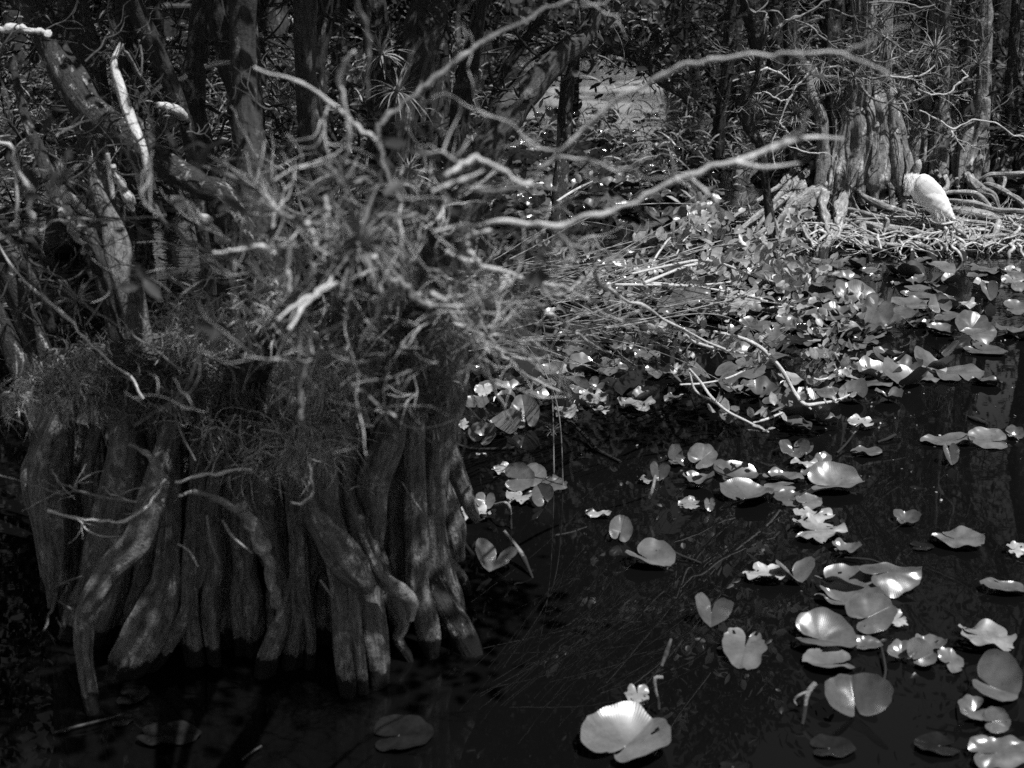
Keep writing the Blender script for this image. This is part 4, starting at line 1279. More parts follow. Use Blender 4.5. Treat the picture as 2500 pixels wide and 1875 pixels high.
far_tree('mossy dark stump tree at the right edge of the roots', [(2120, 1050, 100), (2130, 900, 80), (2120, 750, 50), (2130, 500, 34), (2150, 200, 30), (2160, -140, 28)], 19.5,
         [[(2050, 900, 40), (2050, 980, 56), (2060, 1060, 60)], [(2180, 900, 40), (2190, 1000, 56), (2200, 1080, 60)]],
         [[(2000, 1130, 10), (2100, 1140, 14), (2230, 1120, 12)], [(2010, 1110, 8), (2040, 1050, 8), (2050, 1020, 6)]], 47, 'mossy', 16, 5)
far_tree('slim dark trunk leaning at the top right corner', [(2130, 700, 30), (2150, 500, 30), (2180, 250, 26), (2200, -140, 24)], 24, [], [], 53, 'bark', 10, 5)
far_tree('thin trunk rising left of the big lichen-marked one', [(990, 900, 26), (960, 600, 24), (950, 300, 22), (940, -140, 20)], 19.5, [], [], 59, 'bark', 14, 5)
far_tree('grey trunk in the shade left of the pincushion plant', [(720, 900, 34), (740, 600, 32), (700, 300, 30), (690, -140, 28)], 20.5, [], [], 61, 'bark', 16, 5)
far_tree('leaning shaded trunk behind the mossy hanging limb', [(260, 760, 34), (300, 500, 34), (320, 250, 30), (350, -140, 28)], 22.5, [], [], 67, 'bark', 18, 5)

# thin forked branches around the stork's tree, traced
for i, (Y0, mt, pts) in enumerate([
    (16.6, 'limb', [(440, 470, 8), (560, 440, 9), (640, 470, 8), (700, 520, 6)]),
    (16.4, 'limb', [(610, 1060, 5), (590, 920, 6), (640, 790, 6), (700, 640, 7), (740, 560, 8), (820, 480, 8), (880, 440, 7)]),
    (16.4, 'limb', [(640, 790, 5), (670, 820, 6), (690, 870, 6), (730, 840, 6), (725, 790, 4)]),
    (17.0, 'limb', [(480, 600, 6), (570, 600, 6), (650, 650, 6), (690, 640, 4)]),
    (15.9, 'limb', [(690, 935, 4), (780, 970, 5), (870, 985, 5), (940, 980, 4)]),
    (17.0, 'limb', [(1540, 710, 4), (1640, 760, 6), (1760, 830, 7), (1880, 770, 6), (2030, 790, 6), (2140, 870, 5), (2212, 880, 4)]),
    (16.8, 'limb', [(1350, 490, 5), (1450, 500, 6), (1560, 480, 6), (1640, 420, 5)]),
    (16.8, 'limb', [(1530, 570, 5), (1620, 610, 6), (1730, 600, 7), (1800, 530, 8), (1850, 490, 7), (1810, 450, 5)]),
    (17.3, 'limb', [(1750, 880, 5), (1745, 840, 5), (1780, 900, 4), (1830, 970, 4)]),
    (16.2, 'limb_grey', [(740, 130, 6), (840, 170, 8), (930, 250, 7), (1010, 310, 5)]),
    (15.8, 'limb_grey', [(560, 250, 20), (640, 175, 14), (740, 110, 12), (860, 60, 10), (960, 0, 8)]),
    (15.5, 'limb_grey', [(-60, 150, 10), (100, 150, 12), (260, 145, 10), (400, 110, 8)]),
    (16.5, 'limb_grey', [(1200, 20, 8), (1290, 10, 8), (1450, 20, 8), (1540, 50, 6), (1640, 30, 5)]),
]):
    limb(oak, 'branch', 'C', Y0, Y0 + 0.1, pts, M[mt], 7, 0.02, 0.15, 2, r5, None, twL=0.5)

# ---------------------------------------------------------------- the white wading bird
KX = 0.985
BY = 16.3


def bp_(x, y, dy=0.0):
    return P('T', x, y, BY + dy)


bird = MB()
rings = [  # x, y, half width, depth offset, material (0 feather, 1 bare grey skin)
    (1094, 787, 7, -.02, 1), (1095, 797, 19, -.02, 1), (1091, 820, 29, -.02, 1), (1084, 848, 34, -.01, 1), (1078, 872, 31, 0, 1),
    (1075, 890, 26, 0, 1), (1072, 900, 30, 0, 1), (1068, 912, 56, 0, 0), (1078, 940, 80, -.01, 0), (1100, 975, 96, -.02, 0), (1135, 1018, 106, -.03, 0), (1175, 1062, 108, -.04, 0),
    (1215, 1106, 102, -.05, 0), (1252, 1146, 90, -.06, 0), (1288, 1184, 70, -.08, 0), (1320, 1214, 46, -.09, 0), (1346, 1236, 24, -.10, 0), (1362, 1248, 6, -.10, 0)]
cc = [np.array(bp_(x, y, d)) for x, y, w_, d, m_ in rings]
rr = [R('T', w_, Vector(c)) for (x, y, w_, d, m_), c in zip(rings, cc)]
c_, r_ = spline(cc, rr, 0.012)
tan = np.gradient(c_, axis=0)
tan /= np.linalg.norm(tan, axis=1)[:, None]
view = np.array([0, 1.0, 0])
a_ = view - tan * (tan @ view)[:, None]
a_ /= np.linalg.norm(a_, axis=1)[:, None]
b_ = np.cross(tan, a_)
s_ = 40
th = np.linspace(0, 2 * math.pi, s_ + 1)
rg = np.random.RandomState(3)
head_n = int(np.argmin(np.abs(c_[:, 2] - bp_(1070, 904).z)))
R2 = np.repeat(r_[:, None], s_ + 1, 1)
tt = np.arange(len(r_))[:, None]
R2[head_n:] *= 1 + 0.018 * np.sin(th[None] * 9 + tt[head_n:] * 0.35) + 0.012 * np.sin(th[None] * 17 - tt[head_n:] * 0.6)
R2[:head_n] *= 1 + 0.035 * np.sin(th[None] * 11 + tt[:head_n] * 1.7)
R2[:, -1] = R2[:, 0]
v = c_[:, None] + R2[..., None] * (np.cos(th)[None, :, None] * a_[:, None] * 0.85 + np.sin(th)[None, :, None] * b_[:, None])
idx = np.arange(len(c_) * (s_ + 1)).reshape(len(c_), s_ + 1)
for lo, hi, mi_ in ((0, head_n, 1), (head_n, len(c_) - 1, 0)):
    f = np.stack([idx[lo:hi, :-1], idx[lo:hi, 1:], idx[lo + 1:hi + 1, 1:], idx[lo + 1:hi + 1, :-1]], -1).reshape(-1, 4)
    if mi_ == 1:
        bird.add(v.reshape(-1, 3), f, np.zeros((v.size // 3, 2)), 1)
        n0 = 0
    else:
        bird.f.append(f.astype(np.int32))
        bird.mi.append(np.zeros(len(f), np.int32))
        bird.v.append(np.zeros((0, 3), np.float32))
        bird.uv.append(np.zeros((0, 2), np.float32))
foot = bp_(1125, 1262)
# thighs, shanks and feet are part of the same body mesh
for dx, dy in ((0, -0.08), (20, -0.02)):
    K = [(1165 + dx, 1090, 44), (1150 + dx, 1130, 32), (1142 + dx, 1165, 13), (1136 + dx, 1188, 7.5), (1132 + dx, 1210, 9), (1128 + dx, 1236, 6.5), (1122 + dx, 1262, 8)]
    ww = [bp_(x, y, dy) for x, y, q in K]
    c0, r0 = spline(ww, [R('T', q, p) for (x, y, q), p in zip(K, ww)], 0.008)
    hl = len(c0) // 2
    tube(bird, ww[:4], [R('T', q, p) for (x, y, q), p in list(zip(K, ww))[:4]], 14, 0.01, 0, 0, 1, cap=False, mat=0)
    tube(bird, ww[3:], [R('T', q, p) for (x, y, q), p in list(zip(K, ww))[3:]], 10, 0.01, 0, 0, 1, mat=2)
    f0 = ww[-1]
    for ang in (-2.9, -2.2, -1.5, 0.6):
        L = 0.075 if ang != 0.6 else 0.035
        e = f0 + Vector((math.cos(ang) * L, math.sin(ang) * L, -0.006))
        m_ = f0 + Vector((math.cos(ang) * L * .5, math.sin(ang) * L * .5, 0.006))
        tube(bird, [f0, m_, e], [0.007, 0.0055, 0.003], 7, 0.01, 0, 0, 1, mat=2)
bo = bird.build('wading_bird', [M['feather'], M['skin'], M['shin']], None, tuple(foot))
tag(bo, 'white hunched wading bird with bare grey scaly head standing on the roots', 'bird')


def bird_part(name, mb, mat):
    o = mb.build(name, mat, None, tuple(foot))
    o.location = (0, 0, 0)
    o.parent = bo
    return o


# folded wing: flattened shell on the side towards us
mb = MB()
K = [(1096, 925, 26), (1122, 965, 66), (1158, 1010, 84), (1198, 1058, 88), (1238, 1104, 80), (1278, 1150, 64), (1318, 1196, 46), (1350, 1230, 28), (1376, 1254, 8)]
ww = [bp_(x, y, -0.15 + 0.008 * i) for i, (x, y, q) in enumerate(K)]
c0, r0 = spline(ww, [R('T', q, p) for (x, y, q), p in zip(K, ww)], 0.012)
tn = np.gradient(c0, axis=0)
tn /= np.linalg.norm(tn, axis=1)[:, None]
A = view - tn * (tn @ view)[:, None]
A /= np.linalg.norm(A, axis=1)[:, None]
B = np.cross(tn, A)
R3 = np.repeat(r0[:, None], s_ + 1, 1) * (1 + 0.02 * np.sin(th[None] * 14 + np.arange(len(r0))[:, None] * 0.25))
R3[:, -1] = R3[:, 0]
v = c0[:, None] + R3[..., None] * (np.cos(th)[None, :, None] * A[:, None] * 0.32 + np.sin(th)[None, :, None] * B[:, None])
idx = np.arange(len(c0) * (s_ + 1)).reshape(len(c0), s_ + 1)
f = np.stack([idx[:-1, :-1], idx[:-1, 1:], idx[1:, 1:], idx[1:, :-1]], -1).reshape(-1, 4)
mb.add(v.reshape(-1, 3), f, np.zeros((v.size // 3, 2)))
bird_part('wing', mb, M['feather'])


def fluff(name, spots, n, L, d0, w=0.0045):
    r = np.random.RandomState(len(name))
    mb = MB()
    S0 = np.array([bp_(x + r.normal() * sx, y + r.normal() * sy, dd + r.normal() * 0.03) for (x, y, sx, sy, dd) in spots for _ in range(n)])
    d = np.array(d0) + r.normal(size=(len(S0), 3)) * 0.13
    d /= np.linalg.norm(d, axis=1)[:, None]
    ln = L * r.uniform(0.5, 1.2, (len(S0), 1))
    pts = [S0]
    for i in range(1, 5):
        d = d + np.array([0, 0, -0.12])
        d /= np.linalg.norm(d, axis=1)[:, None]
        pts.append(pts[-1] + d * ln / 4)
    strips(mb, np.stack(pts, 1), w * np.array([1, 1.1, .9, .6, .1]), np.array([0, -1, 0.3]) + r.normal(size=(len(S0), 1, 3)) * 0.4)
    bird_part(name, mb, M['feather'])


fluff('breast_feathers', [(1030, 915, 14, 10, -.09), (1015, 935, 11, 14, -.10), (1010, 960, 9, 12, -.09), (1040, 950, 14, 18, -.12), (1025, 985, 9, 10, -.09)], 420, 0.085, (-0.15, -0.15, -0.95))
fluff('rump_feathers', [(1225, 1180, 16, 12, -.06), (1255, 1200, 16, 12, -.08), (1235, 1215, 16, 10, -.03), (1285, 1220, 16, 10, -.08), (1250, 1230, 18, 8, -.06)], 420, 0.075, (0.10, -0.1, -0.97))
mb = MB()
tl = [[np.array(bp_(1290 + q * 6, 1190, -0.1)), np.array(bp_(1325 + q * 8, 1235, -0.1)), np.array(bp_(1350 + q * 9, 1262 - abs(q - 2) * 4, -0.1))] for q in range(-2, 5)]
strips(mb, np.array(tl), [0.02, 0.03, 0.012], np.array([[[0.2, -0.7, 0.7]]]))
bird_part('tail', mb, M['feather'])
# bill: tucked low on the far side of the breast, its upper edge just shows
mb = MB()
tube(mb, [bp_(1070, 835, 0.0), bp_(1048, 862, 0.01), bp_(1030, 900, 0.0), bp_(1018, 940, -0.01)], [0.024, 0.02, 0.014, 0.006], 12, 0.01)
bird_part('bill', mb, M['shin'])
for sd_ in (-1, 1):
    mb = MB()
    e = bp_(1064 if sd_ < 0 else 1112, 830, -0.04 if sd_ < 0 else 0.02)
    tube(mb, [e + Vector((-0.004, -0.004, 0)), e + Vector((0.004, 0.003, 0))], [0.006, 0.006], 8, 0.004)
    bird_part('eye', mb, M['mud'])

# ---------------------------------------------------------------- lily pads
def pad_mesh(L, Wd, seed, fold=0.0, cup=0.0, wave=0.05, holes=0, notch=0.16, roll=0.0, ragged=0.0):
    """one heart-shaped floating leaf, long axis +x, stalk joint at the origin, the notch towards -x"""
    r = np.random.RandomState(seed)
    nr, ns = 9, 84
    th = np.linspace(-math.pi + notch, math.pi - notch, ns + 1)
    u = np.abs(th) / (math.pi - notch)
    out = (0.60 + 0.0 * th) * (1 - 0.02 * np.cos(th)) * (1 - 0.42 * u ** 14)
    ph = r.rand(6) * 6.28
    out = out * (1 + 0.025 * np.sin(3 * th + ph[0]) + 0.018 * np.sin(7 * th + ph[1]) + 0.01 * np.sin(15 * th + ph[2]))
    if ragged:
        for q in range(8):
            a, wd = r.uniform(-2.8, 2.8), r.uniform(0.05, 0.18)
            out *= 1 - ragged * r.uniform(0.2, 1) * np.exp(-((th - a) / wd) ** 2)
    rad = np.linspace(0, 1, nr + 1) ** 0.85
    X = rad[:, None] * out[None] * np.cos(th)[None]
    Y = rad[:, None] * out[None] * np.sin(th)[None]
    X = np.where(X > 0, X * 1.12, X * 0.92)
    Y = Y * (1 - 0.10 * np.clip(X, 0, 1))
    x, y = X * L, Y * Wd
    rr = np.repeat(rad[:, None], ns + 1, 1)
    z = fold * np.abs(y) + cup * (x ** 2 + y ** 2) / max(L, .05)
    z = z + wave * L * rr ** 3 * (np.sin(5 * th[None] + ph[3]) * 0.5 + np.sin(9 * th[None] + ph[4]) * 0.25 + 0.5 * np.sin(2 * th[None] + ph[5]))
    z = z + 0.035 * L * rr ** 9 + 0.0004 * L * np.sin(np.abs(th[None]) * 16 + ph[0]) * rr * (rr > 0.15) + 0.012 * L * np.sin(x / L * 9 + ph[1]) * rr - 0.02 * L * np.exp(-(y / (0.03 * Wd + 1e-6)) ** 2) * rr * 0.5
    if roll:
        z = z + roll * np.clip(y * np.sign(roll), 0, 1) ** 1.5 * 3.0
    V = np.stack([x, y, z], -1)
    idx = np.arange((nr + 1) * (ns + 1)).reshape(nr + 1, ns + 1)
    f = np.stack([idx[:-1, :-1], idx[1:, :-1], idx[1:, 1:], idx[:-1, 1:]], -1)
    keep = np.ones(f.shape[:2], bool)
    for q in range(holes):
        i, j = r.randint(nr // 2, nr), r.randint(3, ns - 3)
        keep[i, j:j + r.randint(1, 4)] = False
        if r.rand() < 0.6 and i + 1 < nr:
            keep[i + 1, j:j + r.randint(1, 4)] = False
    f = f[keep]
    uv = np.stack([np.repeat((th[None] + math.pi) / (2 * math.pi), nr + 1, 0), rr], -1)
    return V.reshape(-1, 3), f, uv.reshape(-1, 2)


pad_count = 0


def lily(t, x, y, w, h, head=180, kind='f', label=None, group=None, lift=None, seed=None, mat=None, into=None):
    """x, y, w, h: centre and extent in the picture; head: where the notch points in the picture (0 right, 90 up);
    kind: f flat, v folded up along the rib, u standing upright, t torn, d dim (wet and shaded), c cupped"""
    global pad_count
    pad_count += 1
    seed = pad_count * 13 + 5 if seed is None else seed
    r = np.random.RandomState(seed)
    s = TILES[t][2]
    g = G(t, x, y)
    depth = g.y * CP + (CAM_H - g.z) * SP
    dep = math.atan2(CAM_H, g.y)
    wm, hm = w / s / FPX * depth, h / s / FPX * depth
    # facing: how far the leaf tilts towards us so that its outline is as tall as in the picture
    asp = min(1.0, hm / (wm * 0.92))
    want = math.asin(min(1, asp))
    tilt = max(-0.12, min(1.25, want - dep))
    if kind in 'fd':
        tilt = max(-0.08, min(0.5, tilt))
    elong = 1.0
    f_asp = math.sin(dep + tilt)
    Wd_h = hm / max(0.2, f_asp)
    # ellipse axes on the leaf: along the picture's x = wm, across = Wd_h; the heading decides which is long
    hr = math.radians(head)
    A = abs(math.cos(hr))
    L = (wm * A + Wd_h * (1 - A)) * 0.88
    Wd = (Wd_h * A + wm * (1 - A)) * 0.84
    L, Wd = min(L, 0.75), min(Wd, 0.6)
    if kind == 'v':
        V, f, uv = pad_mesh(L, Wd * 1.25, seed, fold=0.75, cup=0.2, wave=0.05)
    elif kind == 'm':
        V, f, uv = pad_mesh(L, Wd, seed, fold=0.38, cup=0.1, wave=0.05, holes=1)
    elif kind == 'u':
        V, f, uv = pad_mesh(L, Wd, seed, fold=0.3, cup=0.2, wave=0.08)
    elif kind == 't':
        V, f, uv = pad_mesh(L, Wd, seed, fold=0.05, wave=0.13, holes=6, ragged=0.25)
    elif kind == 'c':
        V, f, uv = pad_mesh(L, Wd, seed, fold=0.1, cup=0.7, wave=0.10, holes=1)
    elif kind == 'd':
        V, f, uv = pad_mesh(L, Wd, seed, fold=0.05, wave=0.10, cup=0.2)
    else:
        V, f, uv = pad_mesh(L, Wd, seed, fold=r.uniform(-0.02, 0.12), cup=r.uniform(-0.1, 0.25), wave=r.uniform(0.03, 0.10), holes=int(r.rand() < 0.3) * 2, ragged=0.12 * (r.rand() < 0.4), roll=float(r.choice([0, 0, 0.5, -0.5])))
    # heading on the leaf plane: picture-up becomes away from us
    ang = math.atan2(math.sin(hr) / max(0.25, f_asp), math.cos(hr)) + math.pi
    ca, sa = math.cos(ang), math.sin(ang)
    V = V @ np.array([[ca, sa, 0], [-sa, ca, 0], [0, 0, 1]])
    V0 = V
    rx = r.normal() * 0.05
    lft = lift if lift is not None else (0.004 if kind in 'fd' else 0.01)

    def posed(tl, sc, sy):
        ct, st = math.cos(tl), math.sin(tl)
        q = (V0 * [sc, sc * sy, sc]) @ np.array([[1, 0, 0], [0, ct, st], [0, -st, ct]])
        q = q @ np.array([[math.cos(rx), 0, math.sin(rx)], [0, 1, 0], [-math.sin(rx), 0, math.cos(rx)]])
        q[:, 2] -= q[:, 2].min()
        q[:, :2] -= ((q.max(0) + q.min(0)) / 2)[:2]
        q[:, 2] += lft
        if kind == 'd':
            q[:, 2] = q[:, 2] * 0.5 + 0.003
        return q

    def seen(q):
        yy, zz = q[:, 1] + g.y, q[:, 2]
        dd = yy * CP + (CAM_H - zz) * SP
        px = q[:, 0] / dd * FPX * s
        py = (yy * SP - (CAM_H - zz) * CP) / dd * FPX * s
        return px.max() - px.min(), py.max() - py.min()
    best = None
    for tl in ([0.0] if kind == 'd' else np.arange(-0.05, 0.36, 0.06) if kind in 'ft' else np.arange(-0.1, 1.25, 0.1)):
        a_, b2 = seen(posed(tl, 1, 1))
        sc = max(0.4, min(2.0, w / a_))
        for sy in (0.7, 0.85, 1.0, 1.2, 1.4):
            a_, b2 = seen(posed(tl, sc, sy))
            err = abs(math.log(b2 / h)) + 0.25 * abs(math.log(sy)) + 0.5 * abs(math.log(a_ / w)) + 0.05 * abs(tl)
            if best is None or err < best[0]:
                best = (err, tl, sc, sy)
    V = posed(*best[1:])
    # put the middle of the leaf where the picture has it
    zc = (V[:, 2].max() + V[:, 2].min()) / 2
    c = G(t, x, y, zc)
    base = (c.x, c.y, 0.0)
    if into is not None:
        into.add(V + np.array(base), f, uv)
        return
    root = thing('lily_pad', label, 'lily pad', base, group)
    mb = MB()
    mb.add(V + np.array(base), f, uv)
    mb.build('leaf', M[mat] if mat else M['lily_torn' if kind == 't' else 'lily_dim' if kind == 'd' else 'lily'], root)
    # stalk: from the notch joint down into the water
    j = V[0] + np.array(base)
    sm = MB()
    dx = r.uniform(-0.12, 0.12)
    e = np.array([j[0] + dx, j[1] + r.uniform(0.02, 0.15), -0.12])
    if kind in 'fd' and j[2] < 0.05:
        e = np.array([j[0] + dx * 0.3, j[1] + 0.02, -0.15])
    tube(sm, [j + [0, 0, -0.001], j * 0.45 + e * 0.55 + [0, 0, 0.01], e], [0.006, 0.0065, 0.007], 7, 0.04)
    sm.build('stalk', M['stalk'], root)
    return root


